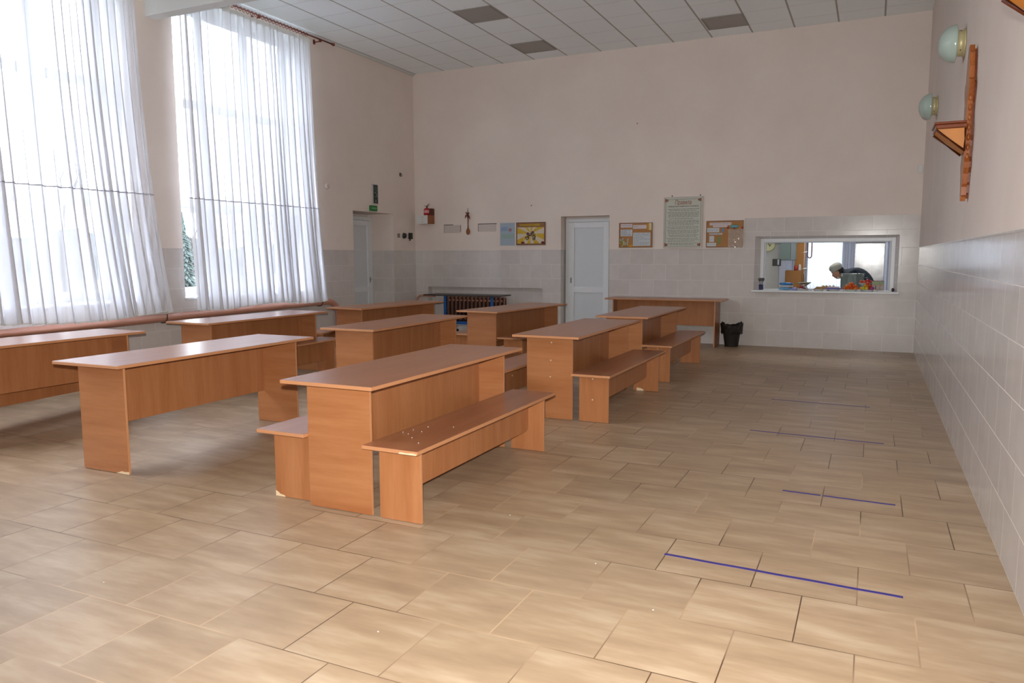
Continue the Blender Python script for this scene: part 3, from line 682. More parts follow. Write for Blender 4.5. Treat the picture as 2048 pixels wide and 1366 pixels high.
# pale blue sheet and yellow picture
t, w, h = board('poster', -6.262, -5.962, 1.652, 2.066, ('pale_blue_sheet', (168, 182, 196), .7, 0, .3, .05, 8), 'pale blue paper sheet left of the yellow picture board', 'poster', th=.004)
paper(t, -w+.02, -.005, .06, h-.075, ('sky_wash', (140, 164, 196), .8, 0, .3, .1, 20), .0045); paper(t, -w+.02, w-.02, -.08, .0, ('green_wash', (158, 180, 172), .8, 0, .3, .1, 20), .0045)
bm = bmesh.new(); lathe(bm, [(.03, 0), (.012, -.003)], (.055, -.004, .075), 10, axis='y'); box(bm, .03, .085, -.006, -.004, .05, .066); link('figure_print', bm, flat('rose_print', (190, 130, 142), .8), t)
def sunburst():
    q = NT('yellow_sunburst'); tc = q.n('ShaderNodeTexCoord'); sp = q.n('ShaderNodeSeparateXYZ'); q.l(tc.outputs['Object'], sp.inputs[0])
    an = q.ma('ARCTAN2', sp.outputs[2], sp.outputs[0]); f = q.ma('SINE', q.ma('MULTIPLY', an, 8.)); k = q.ma('MULTIPLY_ADD', f, 3., .5)
    q.l(q.ramp(k, [(.2, S(206, 168, 40)), (.8, S(214, 200, 180))]), q.b.inputs['Base Color']); q.b.inputs['Roughness'].default_value = .6; return q.m
t, w, h = board('picture_board', -5.925, -5.351, 1.655, 2.068, ('board_brown', (150, 106, 74), .8), 'brown board with a yellow and white sunburst picture, left of the white door', 'picture', frame=('board_dark_edge', (112, 82, 66), .6))
bm = B(-w+.02, w-.02, -.021, -.0181, -h+.03, h-.09); link('sunburst_print', bm, sunburst(), t)
paper(t, -w+.07, w-.10, h-.065, h-.03, ('ochre_strip', (190, 154, 44), .7), lines=1, linecol=(150, 90, 40))
bm = bmesh.new(); rr = random.Random(5)
for k in range(26): lathe(bm, [(rr.uniform(.012, .03), 0), (.005, -.004)], (rr.uniform(-.09, .09)*(1), -.0235, rr.uniform(-.10, .03)), 8, mi=k % 4, axis='y')
link('still_life_print', bm, [flat('olive_print', (140, 130, 60), .8), flat('brown_print', (120, 80, 60), .8), flat('white_print', (200, 196, 190), .8), flat('plum_print', (120, 86, 100), .8)], t)
bm = bmesh.new()
for q in ((-.135, .13, -.125, -.118), (-.135, .13, .098, .105), (-.135, -.128, -.118, .098), (.123, .13, -.118, .098)): box(bm, q[0], q[1], -.0245, -.021, q[2], q[3])
link('inner_frame', bm, flat('cream_line', (206, 200, 150), .7), t)
bm = bmesh.new()
for x in (-.17, -.14, .23, .255): lathe(bm, [(.022, 0), (.006, -.008)], (x, -.022, -h+.045), 7, axis='y')
link('leaf_print', bm, flat('maroon_print', (120, 50, 40), .8), t)
# blank covers over old openings
def cover(x0, x1, z0, z1, label, sides):
    t = thing('wall_cover', label, 'panel', ((x0+x1)/2, yw, (z0+z1)/2), 0, 'pale covers between the extinguisher and the posters'); w, h = (x1-x0)/2, (z1-z0)/2
    bm = B(-w+.012, w-.012, -.012, -.001, -h+.010, h-.014, .003); link('plate', bm, flat('cover_white', (204, 192, 184), .7), t)
    bm = bmesh.new()
    for q in sides: box(bm, q[0]*w, q[1]*w, -.004, -.001, q[2]*h, q[3]*h)
    link('gap', bm, flat('gap_dark', (92, 80, 74), .9), t)  # shadow along the plate edges, put in as thin dark strips
cover(-7.466, -7.094, 1.895, 2.060, 'pale blank cover on the back wall, left of the hanging wooden spoon', [(-1, .1, .84, 1), (.96, 1, -.7, .84), (-1, -.975, -.9, .84)])
cover(-6.727, -6.335, 1.908, 2.064, 'pale blank cover on the back wall, right of the hanging wooden spoon', [(-1, 1, .82, 1), (-1, -.92, -.8, .82)])
# hanging wooden spoon with dried peppers
M_sp = flat('spoon_wood', (140, 86, 48), .6); M_pep = flat('dried_pepper', (112, 34, 26), .5)
t = thing('decorative_spoon', 'carved wooden spoon with dried red peppers hanging on the back wall', 'spoon', (-6.925, yw-.03, 1.86))
bm = bmesh.new(); blob(bm, (0, 0, .06), (.042, .016, .062), seg=14); link('bowl', bm, M_sp, t, smooth=True)
bm = bmesh.new(); tube(bm, [(0, 0, .11), (0, .002, .25), (.0, 0, .34), (0, 0, .38)], [.013, .011, .012, .018], 10); link('shaft', bm, M_sp, t)
for k, (x1, z1, x0, z0) in enumerate(((-.055, .31, -.008, .40), (.052, .29, .008, .40), (-.04, .425, .01, .37), (.038, .415, -.005, .38), (.0, .31, .0, .40))):
    bm = bmesh.new(); tube(bm, [(x0, -.012, z0), ((x0+x1)/2, -.022, (z0+z1)/2), (x1, -.012, z1)], [.011, .015, .005], 8); link('pepper', bm, M_pep, t)
bm = bmesh.new(); tube(bm, [(0, -.004, .40), (.003, -.004, .50)], [.010, .004], 8); link('tassel', bm, flat('dark_green_tassel', (70, 84, 66), .8), t)
# extinguisher on its bracket box
t = thing('extinguisher_box', 'white fronted wooden box fixed high in the back left corner', 'box', (-7.83, yw, 2.08))
bm = B(-.155, .155, -.14, -.001, 0, .16, .003); link('box_body', bm, flat('box_brown', (150, 92, 56), .6), t)
bm = B(-.155, .085, -.146, -.1405, 0, .162); link('front_sheet', bm, M_white, t)
bm = bmesh.new()
for k, (w_, z) in enumerate(((.07, .125), (.03, .085), (.065, .035))): box(bm, -.03-w_/2, -.03+w_/2, -.1468, -.1458, z-.004, z+.004)
link('lettering', bm, flat('faint_red_ink', (190, 150, 152), .8), t)
bm = B(.098, .155, -.10, -.001, .162, .29, .003); link('side_block', bm, flat('dark_brown_block', (92, 44, 28), .6), t)
t = thing('fire_extinguisher', 'small red fire extinguisher standing on the white fronted wall box', 'fire extinguisher', (-7.80, yw-.072, 2.2405))
bm = bmesh.new(); lathe(bm, [(.055, .0), (.062, .006), (.062, .10), (.055, .125), (.03, .142), (.016, .148)], seg=22); link('cylinder', bm, flat('extinguisher_red', (168, 26, 40), .3), t)
bm = bmesh.new(); lathe(bm, [(.063, .045), (.0632, .10)], seg=22, cap=False); link('label_band', bm, flat('label_pink', (220, 150, 150), .6), t)
bm = bmesh.new(); lathe(bm, [(.015, .148), (.015, .175), (.01, .18)], seg=12); link('valve', bm, flat('valve_dark', (60, 50, 50), .4, .4), t)
bm = bmesh.new(); tube(bm, [(-.045, -.02, .176), (.0, 0, .182), (.05, 0, .186)], .006, 8); tube(bm, [(.0, 0, .18), (.03, 0, .205), (.058, 0, .222)], .006, 8); link('lever', bm, flat('valve_dark', (60, 50, 50), .4, .4), t)
# nail heads and marks on the wall
bm = bmesh.new(); lathe(bm, [(.012, 0), (.008, -.012)], (0, 0, 0), 10, axis='y'); tag(link('nail', bm, flat('grey_nail', (130, 116, 108), .6), None, (-5.63, yw-.001, 2.37)), 'single grey nail above the yellow picture board', 'nail')
bm = bmesh.new(); lathe(bm, [(.011, 0), (.008, -.012)], (0, 0, 0), 10, axis='y'); tag(link('nail', bm, flat('grey_nail', (130, 116, 108), .6), None, (-3.68, yw-.001, 3.67)), 'single grey nail high on the bare back wall', 'nail')

# ------------------------------------------------------------------ things on the left wall
t = thing('exit_notice', 'tall dark notice strip on the wall above the recessed door', 'sign', (XL, 11.38, 2.385))
bm = B(.001, .012, -.085, .105, 0, .36, .002); link('plate', bm, flat('sign_white', (196, 192, 188), .6), t)
bm = bmesh.new(); box(bm, .012, .014, -.045, .085, .02, .345); link('dark_field', bm, flat('sign_dark', (34, 46, 40), .5), t)
bm = bmesh.new(); g_ = .014
for yy in (-.025, .015, .05): box(bm, g_, g_+.001, yy, yy+.006, .225, .32)
prism(bm, [(-.03, .20), (.02, .20), (.06, .145), (.07, .16), (.03, .215), (-.02, .215)], g_, g_+.001, 'x'); prism(bm, [(-.02, .14), (.07, .145), (.07, .135), (-.02, .13)], g_, g_+.001, 'x')
prism(bm, [(.01, .09), (.03, .09), (.03, .06), (.042, .06), (.02, .035), (-.002, .06), (.01, .06)], g_, g_+.001, 'x'); link('pictogram', bm, flat('sign_pale', (120, 140, 132), .5), t)
t = thing('exit_sign', 'small green sign right above the recessed door opening', 'sign', (XL, 11.31, 2.262))
bm = B(.001, .04, -.10, .10, 0, .10, .004); link('plate', bm, flat('exit_green', (40, 122, 62), .5), t)
bm = bmesh.new()
for k in range(5): box(bm, .04, .0415, -.07+k*.03, -.052+k*.03, .035, .065)
link('lettering', bm, flat('exit_pale', (120, 190, 130), .5), t)
def socket(y, z, label, name, dark):
    t = thing(name, label, 'socket', (XL, y, z)); 
    if dark: 
        bm = bmesh.new(); lathe(bm, [(.052, .001), (.052, .02), (.044, .045), (.02, .05)], (0, 0, 0), 20, axis='x'); link('body', bm, flat('black_plastic', (32, 34, 32), .4), t)
        bm = bmesh.new(); lathe(bm, [(.06, .0005), (.06, .006)], (0, 0, 0), 20, axis='x'); link('base_plate', bm, flat('pale_plate', (180, 180, 172), .5), t)
        bm = bmesh.new(); box(bm, .05, .056, -.012, .012, -.03, .03, .002); link('knob', bm, flat('dark_knob', (70, 74, 70), .4), t)
    else:
        bm = B(.001, .014, -.04, .04, -.04, .04, .004); link('body', bm, flat('worn_socket', (150, 136, 124), .6), t)
        for s_ in (-.018, .018):
            bm = bmesh.new(); lathe(bm, [(.009, .014), (.009, .0155)], (0, 0, s_), 10, axis='x'); link('hole', bm, flat('socket_hole', (90, 78, 70), .8), t)
    return t
socket(12.12, 1.85, 'small worn beige socket on the wall beside the recessed door', 'socket', False)
socket(12.30, 1.85, 'round black switch on a pale plate, left of the black plug', 'switch', True)
t = thing('plug_socket', 'black boxy socket with a plug nearest the corner of the left wall', 'socket', (XL, 12.50, 1.85))
bm = B(.001, .05, -.045, .045, -.06, .06, .008); link('body', bm, flat('black_plastic', (32, 34, 32), .4), t)
bm = bmesh.new(); tube(bm, [(.03, -.02, -.05), (.04, -.05, -.085)], .015, 8); link('plug', bm, flat('brown_plug', (84, 62, 50), .5), t)
bm = bmesh.new(); tube(bm, [(.0, 0, .02), (.03, 0, .03), (.045, .0, .0), (.03, 0, -.03), (.02, 0, -.01)], .006, 8); blob(bm, (.004, 0, .01), (.008, .035, .04)); tag(link('wall_hook', bm, flat('hook_grey', (96, 90, 82), .5), None, (XL, 12.215, 2.98)), 'small grey wall hook high beside the far corner of the left wall', 'hook')
bm = bmesh.new(); lathe(bm, [(.05, .001), (.045, .014), (.02, .02)], (0, 0, 0), 18, axis='x'); tag(link('junction_cover', bm, flat('cover_pink', (216, 200, 194), .6), None, (XL, 10.07, 2.60)), 'round pale junction cover on the wall right of the far curtain', 'cover')

# ------------------------------------------------------------------ right wall: lamps, carved shelves
M_lamp = NT('lamp_opal'); M_lamp.b.inputs['Base Color'].default_value = S(178, 196, 188); M_lamp.b.inputs['Roughness'].default_value = .18; M_lamp.b.inputs['Subsurface Weight'].default_value = .25; M_lamp.b.inputs['Subsurface Radius'].default_value = (.02, .02, .02); M_lamp = M_lamp.m
M_brass = flat('cream_brass', (206, 194, 150), .4, .25)
def sconce(y, z, label):
    t = thing('wall_lamp', label, 'wall lamp', (XR, y, z), 0, 'round opal wall lamps on the right wall')
    bm = bmesh.new(); lathe(bm, [(.115, -.001), (.115, -.012), (.105, -.016), (.105, -.06), (.112, -.064), (.112, -.072)], seg=30, axis='x'); link('base', bm, M_brass, t)
    bm = bmesh.new(); R0 = .150; pr = [(.128, -.060), (.150, -.066), (.152, -.074)]+[(R0*math.cos(a), -.074-.125*math.sin(a)) for a in [PI/2*k/12 for k in range(1, 12)]]+[(.004, -.199)]
    lathe(bm, pr, seg=36, axis='x'); link('glass_dome', bm, M_lamp, t)
    for a in (.6, 2.2, 3.9, 5.4):
        bm = bmesh.new(); c, s = math.cos(a), math.sin(a); lathe(bm, [(.006, 0), (.006, -.006)], (-.035, .106*c, .106*s), 8, axis='x'); link('screw', bm, flat('dark_screw', (70, 56, 40), .5), t)
sconce(7.55, 3.215, 'round opal wall lamp nearer the camera, above the carved shelf')
sconce(10.55, 3.220, 'round opal wall lamp nearer the back wall')
M_carv = wood('carved_orange_pine', 2, 2, .25); M_carx = wood('carved_pine_x', 0, 2, .25); M_dk = flat('varnished_dark_pine', (120, 58, 28), .25, vary=.2); M_yel = flat('varnished_yellow_pine', (196, 124, 50), .5, vary=.12, scale=12)
def carved(y, label):
    t = thing('carved_wall_shelf', label, 'shelf', (XR, y, 2.28))
    # back board with scalloped outline, y is width here
    prof = [(.02, -.43), (.03, -.40), (.05, -.39), (.05, -.33), (.07, -.31), (.085, -.24), (.12, -.20), (.13, -.16), (.10, -.12), (.10, -.04), (.11, 0), (.10, .04), (.10, .28), (.13, .32), (.16, .38), (.15, .42), (.10, .44), (.10, .52), (.08, .56), (.07, .62), (.05, .64), (.04, .68)]
    poly = [(a, b) for a, b in prof]+[(-a, b) for a, b in prof[::-1]]
    bm = bmesh.new(); prism(bm, poly, -.05, -.018, 'x'); link('backboard', bm, M_carv, t)
    bm = bmesh.new(); prism(bm, [(a*.7, b*.96) for a, b in poly], -.018, -.001, 'x'); link('wall_batten', bm, M_dk, t)
    for k in range(8):
        z = -.12+k*.070; bm = bmesh.new(); blob(bm, (-.032, -.108, z), (.013, .016, .026), seg=10); link('bead', bm, M_carx, t, smooth=True)
    bm = B(-.245, -.045, -.16, .16, .085, .115, .006); link('shelf', bm, M_dk, t)
    bm = B(-.255, -.05, -.17, .17, .115, .132, .005); link('shelf_lip', bm, M_dk, t)
    bm = bmesh.new(); prism(bm, [(-.235, .083), (-.05, .083), (-.05, -.075)], -.145, .145, 'y'); link('bracket', bm, M_yel, t)
    for s_ in (-1, 1):
        bm = bmesh.new(); tube(bm, [(-.24, s_*.150, .078), (-.052, s_*.150, -.082)], .009, 6); tube(bm, [(-.056, s_*.150, .08), (-.056, s_*.150, -.07)], .008, 6); link('bracket_edge', bm, M_dk, t)
    return t
carved(6.58, 'carved varnished pine shelf on the right wall, whole in view')
carved(3.15, 'carved varnished pine shelf whose tip shows at the top right corner')
bm = B(-.05, .0, -.001, .0, -.045, .045, .0); bm.free()
bm = bmesh.new(); box(bm, -.03, .03, -.03, -.001, -.06, .06, .006); tag(link('sensor_box', bm, M_white, None, (.575, YB, 2.70)), 'small white sensor box in the far right corner', 'sensor')

# ------------------------------------------------------------------ waste bin
M_bag = flat('black_bag', (30, 28, 26), .32, vary=.2)
t = thing('waste_bin', 'black waste bin lined with a crumpled black bag at the back wall', 'bin', (-1.995, 12.47, 0))
bm = bmesh.new(); lathe(bm, [(.10, .0), (.105, .01), (.145, .28), (.15, .285)], seg=24); link('bucket', bm, flat('dark_bucket', (44, 42, 40), .5), t)
bm = bmesh.new(); rr = random.Random(6); rings = []
for j, (r, z) in enumerate([(.146, .20), (.165, .215), (.172, .26), (.178, .31), (.172, .345), (.15, .365), (.128, .33)]):
    rings.append([bm.verts.new(((r+rr.uniform(-.012, .012))*math.cos(2*PI*k/28), (r+rr.uniform(-.012, .012))*math.sin(2*PI*k/28), z+rr.uniform(-.014, .014)+(.03*math.sin(k*.45+1) if j > 2 else 0))) for k in range(28)])
for a_, b_ in zip(rings, rings[1:]):
    for k in range(28): bm.faces.new((a_[k], a_[(k+1) % 28], b_[(k+1) % 28], b_[k]))
link('bag', bm, M_bag, t)

# ------------------------------------------------------------------ serving hatch frame and sill
a, b, c, d = HF; FY = YB+.15
fr = bpy.data.objects.new('window_5', None); COL.objects.link(fr); struct(fr)
bm = bmesh.new(); f = .055
for q in ((a, a+f, c, d), (b-f, b, c, d), (a+f, b-f, d-f, d), (a+f, b-f, c, c+.012)): box(bm, q[0], q[1], FY-.005, FY+.06, q[2], q[3], .004)
link('frame', bm, M_pvc, fr)
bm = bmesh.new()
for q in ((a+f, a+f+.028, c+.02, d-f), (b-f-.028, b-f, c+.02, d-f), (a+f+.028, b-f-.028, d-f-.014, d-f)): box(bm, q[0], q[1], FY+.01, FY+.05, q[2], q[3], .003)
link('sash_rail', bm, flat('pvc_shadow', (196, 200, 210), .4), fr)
bm = B(-1.735, .380, YB-.10, YB+.32, .877, .905+.002, .006); link('window_sill', bm, M_pvc, fr)

# ------------------------------------------------------------------ kitchen behind the hatch
KY0, KY1, KX0, KX1 = YB+.30, 17.0, -2.9, 1.3
M_kw = flat('kitchen_wall', (196, 198, 204), .6); 
bm = bmesh.new(); kw = (-1.42, -.40, .75, 2.7)
us = sorted([KX0, KX1, kw[0], kw[1]]); zs = [0, kw[2], kw[3], 3.0]
for i in range(3):
    for j in range(3):
        if i == 1 and j == 1: continue
        quad(bm, [(us[i], KY1, zs[j]), (us[i+1], KY1, zs[j]), (us[i+1], KY1, zs[j+1]), (us[i], KY1, zs[j+1])])
struct(link('wall_kitchen_back', bm, M_kw))
bm = bmesh.new(); quad(bm, [(KX0, KY0, 0), (KX0, KY1, 0), (KX0, KY1, 3), (KX0, KY0, 3)]); struct(link('wall_kitchen_left', bm, M_kw))
bm = bmesh.new(); quad(bm, [(KX1, KY0, 0), (KX1, KY1, 0), (KX1, KY1, 3), (KX1, KY0, 3)][::-1]); struct(link('wall_kitchen_right', bm, M_kw))
bm = wall_grid('x', lambda u, z: (u, KY0, z), [KX0, KX1], [0, 3], lambda u, z: 0, [(a, b, c-.03, d)], None, True); struct(link('wall_kitchen_front', bm, M_kw))
bm = bmesh.new(); quad(bm, [(KX0, KY0, 0), (KX1, KY0, 0), (KX1, KY1, 0), (KX0, KY1, 0)]); struct(link('floor_kitchen', bm, flat('kitchen_floor', (150, 130, 110), .5)))
bm = bmesh.new(); quad(bm, [(KX0, KY0, 3), (KX0, KY1, 3), (KX1, KY1, 3), (KX1, KY0, 3)]); struct(link('ceiling_kitchen', bm, M_kw))
bm = bmesh.new()
for q in ((kw[0], kw[0]+.06, kw[2], kw[3]), (kw[1]-.06, kw[1], kw[2], kw[3]), (kw[0]+.06, kw[1]-.06, kw[2], kw[2]+.06), (kw[0]+.06, kw[1]-.06, kw[3]-.06, kw[3])): box(bm, q[0], q[1], KY1-.02, KY1+.05, q[2], q[3], .004)
fr = struct(link('window_6', bm, M_pvc)); link('pane', B(kw[0]+.06, kw[1]-.06, KY1+.01, KY1+.02, kw[2]+.06, kw[3]-.06), M_glass, fr)
# tiled stub wall right of the kitchen window, glossy
t_ = NT('kitchen_wall_tile'); g, x, y, z = t_.pos()
u = t_.ma('DIVIDE', x, .235); v = t_.ma('DIVIDE', t_.ma('SUBTRACT', z, .10), .33); cu = t_.ma('FLOOR', u); cv = t_.ma('FLOOR', v)
mask = gridmask(t_, t_.ma('SUBTRACT', u, cu), t_.ma('SUBTRACT', v, cv), .02, .014)
t_.l(t_.mix(mask, S(118, 118, 121), S(84, 84, 90)), t_.b.inputs['Base Color']); t_.b.inputs['Roughness'].default_value = .16; nz = t_.noise(g.outputs['Position'], 4., 1); t_.bump(nz, .12, .01)
bm = B(-.30, .235, 15.9, 15.98, 0, 2.999); struct(link('wall_kitchen_tiled', bm, t_.m))
def drape(x0, x1, y, z0, z1, nf, label, mat, amp=.03):
    bm = bmesh.new(); N = nf*10; top = []; bot = []
    for i in range(N+1):
        x_ = x0+(x1-x0)*i/N; o_ = amp*math.sin(2*PI*i/10)
        top.append(bm.verts.new((x_, y+o_*.6, z1))); bot.append(bm.verts.new((x_+.01*math.sin(i*.3), y+o_, z0)))
    for i in range(N): bm.faces.new((bot[i], bot[i+1], top[i+1], top[i])).smooth = True
    return tag(link('curtain', bm, mat), label, 'curtain')
kc = NT('dense_white_voile'); a1 = kc.n('ShaderNodeBsdfTranslucent'); a1.inputs[0].default_value = (.30, .32, .35, 1); a2 = kc.n('ShaderNodeBsdfDiffuse'); a2.inputs[0].default_value = (.8, .8, .84, 1)
a3 = kc.n('ShaderNodeMixShader'); a3.inputs[0].default_value = .45; kc.l(a2.outputs[0], a3.inputs[1]); kc.l(a1.outputs[0], a3.inputs[2]); kc.l(a3.outputs[0], kc.out.inputs[0]); M_kcurt = kc.m
drape(-1.36, -.46, 16.88, .5, 2.999, 12, 'thin white curtain glowing in the kitchen window', M_kcurt, .02)
M_dr = flat('grey_blue_drape', (206, 213, 230), .8)
drape(-1.53, -1.20, 16.74, .3, 2.999, 5, 'grey-blue drape left of the bright kitchen window', M_dr)
drape(-.55, -.33, 16.74, .3, 2.999, 4, 'grey-blue drape right of the bright kitchen window', M_dr)
drape(.20, .38, 15.80, .3, 2.999, 3, 'grey-blue drape at the right end of the kitchen', M_dr)
# worktop below the hatch, stove with pot
t = thing('kitchen_table', 'steel worktop just inside the serving hatch', 'table', (-.5, 13.75, 0))
bm = B(-.9, .9, -.32, .32, .80, .84, .004); M_steel = flat('brushed_steel', (172, 180, 176), .28, .85, vary=.05); link('tabletop', bm, M_steel, t)
for x_ in (-.82, .82):
    for y_ in (-.26, .26): link('leg', B(x_-.02, x_+.02, y_-.02, y_+.02, 0, .80), M_steel, t)
t = thing('cooking_pot', 'large steel cooking pot in front of the cook in the kitchen', 'pot', (-.285, 13.80, .84))
bm = bmesh.new(); lathe(bm, [(.17, 0), (.178, .01), (.180, .30), (.188, .305), (.188, .315), (.174, .31), (.172, .05)], seg=36, cap=False); lathe(bm, [(.0, .02), (.175, .02)], seg=36, cap=False); link('pot_body', bm, M_steel, t)
for s_ in (-1, 1): 
    bm = bmesh.new(); tube(bm, [(s_*.178, -.05, .24), (s_*.225, -.04, .245), (s_*.225, .04, .245), (s_*.178, .05, .24)], .009, 8); link('handle', bm, M_steel, t)
bm = bmesh.new(); tube(bm, [(.04, .02, .12), (.075, -.02, .33), (.085, -.03, .375), (.07, -.035, .385)], .009, 8); tag(link('ladle', bm, flat('dark_ladle', (60, 70, 74), .3, .5), None, (-.285, 13.80, .84)), 'dark ladle handle sticking out of the cooking pot', 'ladle')
# left side: clock, white cabinet, grey cupboard, brown cupboard, hose
t = thing('wall_clock', 'pale yellow wall clock at the left end of the kitchen hatch', 'clock', (-1.80, 15.2, 1.66))
bm = bmesh.new(); lathe(bm, [(.13, .0), (.13, -.03), (.115, -.035)], seg=28, axis='y'); link('face', bm, flat('clock_cream', (216, 214, 168), .5), t)
bm = bmesh.new(); box(bm, -.004, .004, -.04, -.036, 0, .08); box(bm, 0, .06, -.04, -.036, -.004, .004); blob(bm, (.03, -.037, -.02), (.012, .004, .012)); link('hands', bm, flat('clock_dark', (60, 60, 50), .5), t)
bm = B(-.20, .20, -.0, .06, 0, 2.4, .004); tag(link('white_partition', bm, flat('cream_partition', (206, 206, 200), .5), None, (-1.80, 15.21, 0)), 'white partition panel behind the pale clock', 'partition')
t = thing('wall_cupboard', 'grey green cupboard hung high at the left of the kitchen', 'cupboard', (-1.40, 15.0, 1.365))
link('body', B(-.16, .10, 0, .3, 0, .9, .004), flat('grey_green', (110, 128, 124), .5), t)
link('door', B(-.155, .02, -.018, -.001, .005, .895, .003), flat('grey_green_door', (112, 130, 126), .5), t)
link('side_panel', B(.025, .10, -.018, -.001, .005, .895, .003), flat('grey_blue_panel', (128, 140, 146), .4), t)
t = thing('brown_cupboard', 'ochre brown cupboard standing beside the bright kitchen window', 'cupboard', (-1.22, 15.6, 0))
link('body', B(-.30, -.0, 0, .4, 0, 1.165, .004), flat('ochre_board', (160, 108, 46), .5), t)
link('back_panel', B(-.14, .05, .1, .14, 1.165, 2.3, .004), flat('ochre_board', (160, 108, 46), .5), t)
link('side_panel', B(.0, .05, .0, .14, .0, 1.165, .004), flat('ochre_dark', (140, 92, 38), .5), t)
bm = bmesh.new(); lathe(bm, [(.03, 0), (.034, .01), (.034, .09)], seg=16); tag(link('mug', bm, flat('red_mug', (170, 50, 36), .4), None, (-1.33, 15.645, 1.165)), 'red mug on the ochre brown cupboard', 'mug')
bm = bmesh.new(); lathe(bm, [(.024, 0), (.026, .01), (.022, .09), (.012, .12)], seg=16); tag(link('bottle', bm, M_white, None, (-1.26, 15.645, 1.165)), 'white bottle beside the red mug on the brown cupboard', 'bottle')
t = thing('tap_stand', 'white pipe with two small taps in front of the ochre panel', 'tap', (-1.17, 15.45, 0))
bm = bmesh.new(); tube(bm, [(0, 0, 0), (0, 0, 2.2)], .010, 8); link('pipe', bm, M_white, t)
for z_ in (1.20, 1.51):
    bm = bmesh.new(); tube(bm, [(-.05, 0, z_-.01), (0, 0, z_), (.05, 0, z_+.01)], .014, 8); link('tap', bm, M_white, t)
bm = bmesh.new(); tube(bm, [(-.035, 0, 2.998), (-.035, 0, 1.48)]+[(.035*-math.cos(a_), 0, 1.45-.04*math.sin(a_)) for a_ in [PI*k/8 for k in range(9)]]+[(.035, 0, 1.48), (.035, 0, 2.998)], .010, 8)
tag(link('hose', bm, flat('hose_red_brown', (110, 72, 70), .5), None, (-1.04, 14.9, 0)), 'thin hose hanging in a loop beside the kitchen window', 'hose')
t = thing('wall_phone', 'black wall phone with a pale handset behind the hatch', 'phone', (-1.60, 15.0, 1.26)); link('body', B(-.09, .06, -.04, 0, 0, .13, .006), flat('black_plastic', (32, 34, 32), .4), t); link('handset', B(.0, .03, -.06, -.041, .02, .12, .006), flat('pale_handset', (180, 184, 190), .4), t)
link('mount', B(-.02, .02, 0, .26, .05, .09), flat('black_plastic', (32, 34, 32), .4), t)
# ------------------------------------------------------------------ the cook, bending over the pot
M_skin = flat('skin', (196, 146, 120), .5, vary=.03); M_cloth = flat('dark_navy_top', (38, 48, 62), .8); M_cap = flat('pale_grey_cap', (176, 176, 166), .8); M_hair = flat('dark_hair', (44, 36, 34), .7); M_apron = flat('dark_trousers', (36, 38, 44), .8)
t = thing('person', 'person in a pale cap and dark top bending to the left behind the steel pot', 'person', (-.02, 14.42, 0))
def skin(name, joints, edges, mat, parent, root=0, sub=2):
    me = bpy.data.meshes.new(name); me.from_pydata([j[:3] for j in joints], edges, []); o = bpy.data.objects.new(name, me); COL.objects.link(o); o.parent = parent
    md = o.modifiers.new('skin', 'SKIN'); sv = me.skin_vertices[0].data
    for i, j in enumerate(joints): sv[i].radius = (j[3], j[4] if len(j) > 4 else j[3]); sv[i].use_root = (i == root)
    md.use_smooth_shade = True; s = o.modifiers.new('sub', 'SUBSURF'); s.levels = sub; s.render_levels = sub
    me.materials.append(mat); return o
J = [(0.0, 0, .93, .14, .15), (-.10, 0, 1.06, .135, .15), (-.24, 0, 1.13, .13, .16), (-.36, 0, 1.15, .09, .15), (-.42, 0, 1.165, .055), (-.47, 0, 1.18, .05),
     (.01, .09, .86, .10), (.0, .10, .48, .065), (.02, .10, .09, .045), (-.10, .10, .05, .04), (.01, -.09, .86, .10), (.0, -.10, .48, .065), (.02, -.10, .09, .045), (-.10, -.10, .05, .04),
     (-.33, .17, 1.12, .06), (-.36, .24, .90, .042), (-.34, .10, .90, .034), (-.33, -.17, 1.12, .06), (-.34, -.22, .98, .042), (-.26, -.26, 1.10, .034)]
E_ = [(0, 1), (1, 2), (2, 3), (3, 4), (4, 5), (0, 6), (6, 7), (7, 8), (8, 9), (0, 10), (10, 11), (11, 12), (12, 13), (3, 14), (14, 15), (15, 16), (3, 17), (17, 18), (18, 19)]
body = skin('body', J, E_, M_cloth, t)
def hand(x, y, z, dx, dy, dz, side):
    js = [(x, y, z, .026), (x+dx*.04, y+dy*.04, z+dz*.04, .03, .018), (x+dx*.08, y+dy*.08, z+dz*.08, .03, .016)]; es = [(0, 1), (1, 2)]
    D = Vector((dx, dy, dz)).normalized(); Sx = D.cross(Vector((0, 0, 1))).normalized() if abs(D.z) < .9 else Vector((0, 1, 0))
    for k, ln in enumerate((.06, .07, .065, .05)):
        b0 = Vector((x, y, z))+D*.09+Sx*(k-1.5)*.018; b1 = b0+D*ln*.5; b2_ = b1+D*ln*.4+Vector((0, 0, -.02)); n_ = len(js)
        js += [(*b0, .0095), (*b1, .009), (*b2_, .0075)]; es += [(2, n_), (n_, n_+1), (n_+1, n_+2)]
    b0 = Vector((x, y, z))+D*.03+Sx*.03*side; b1 = b0+D*.03+Sx*.025*side; n_ = len(js); js += [(*b0, .010), (*b1, .009)]; es += [(1, n_), (n_, n_+1)]
    return skin('hand', js, es, M_skin, t, 0, 1)
hand(-.34, .08, .89, .3, -.8, -.3, 1); hand(-.25, -.27, 1.11, .8, -.3, .2, 1)
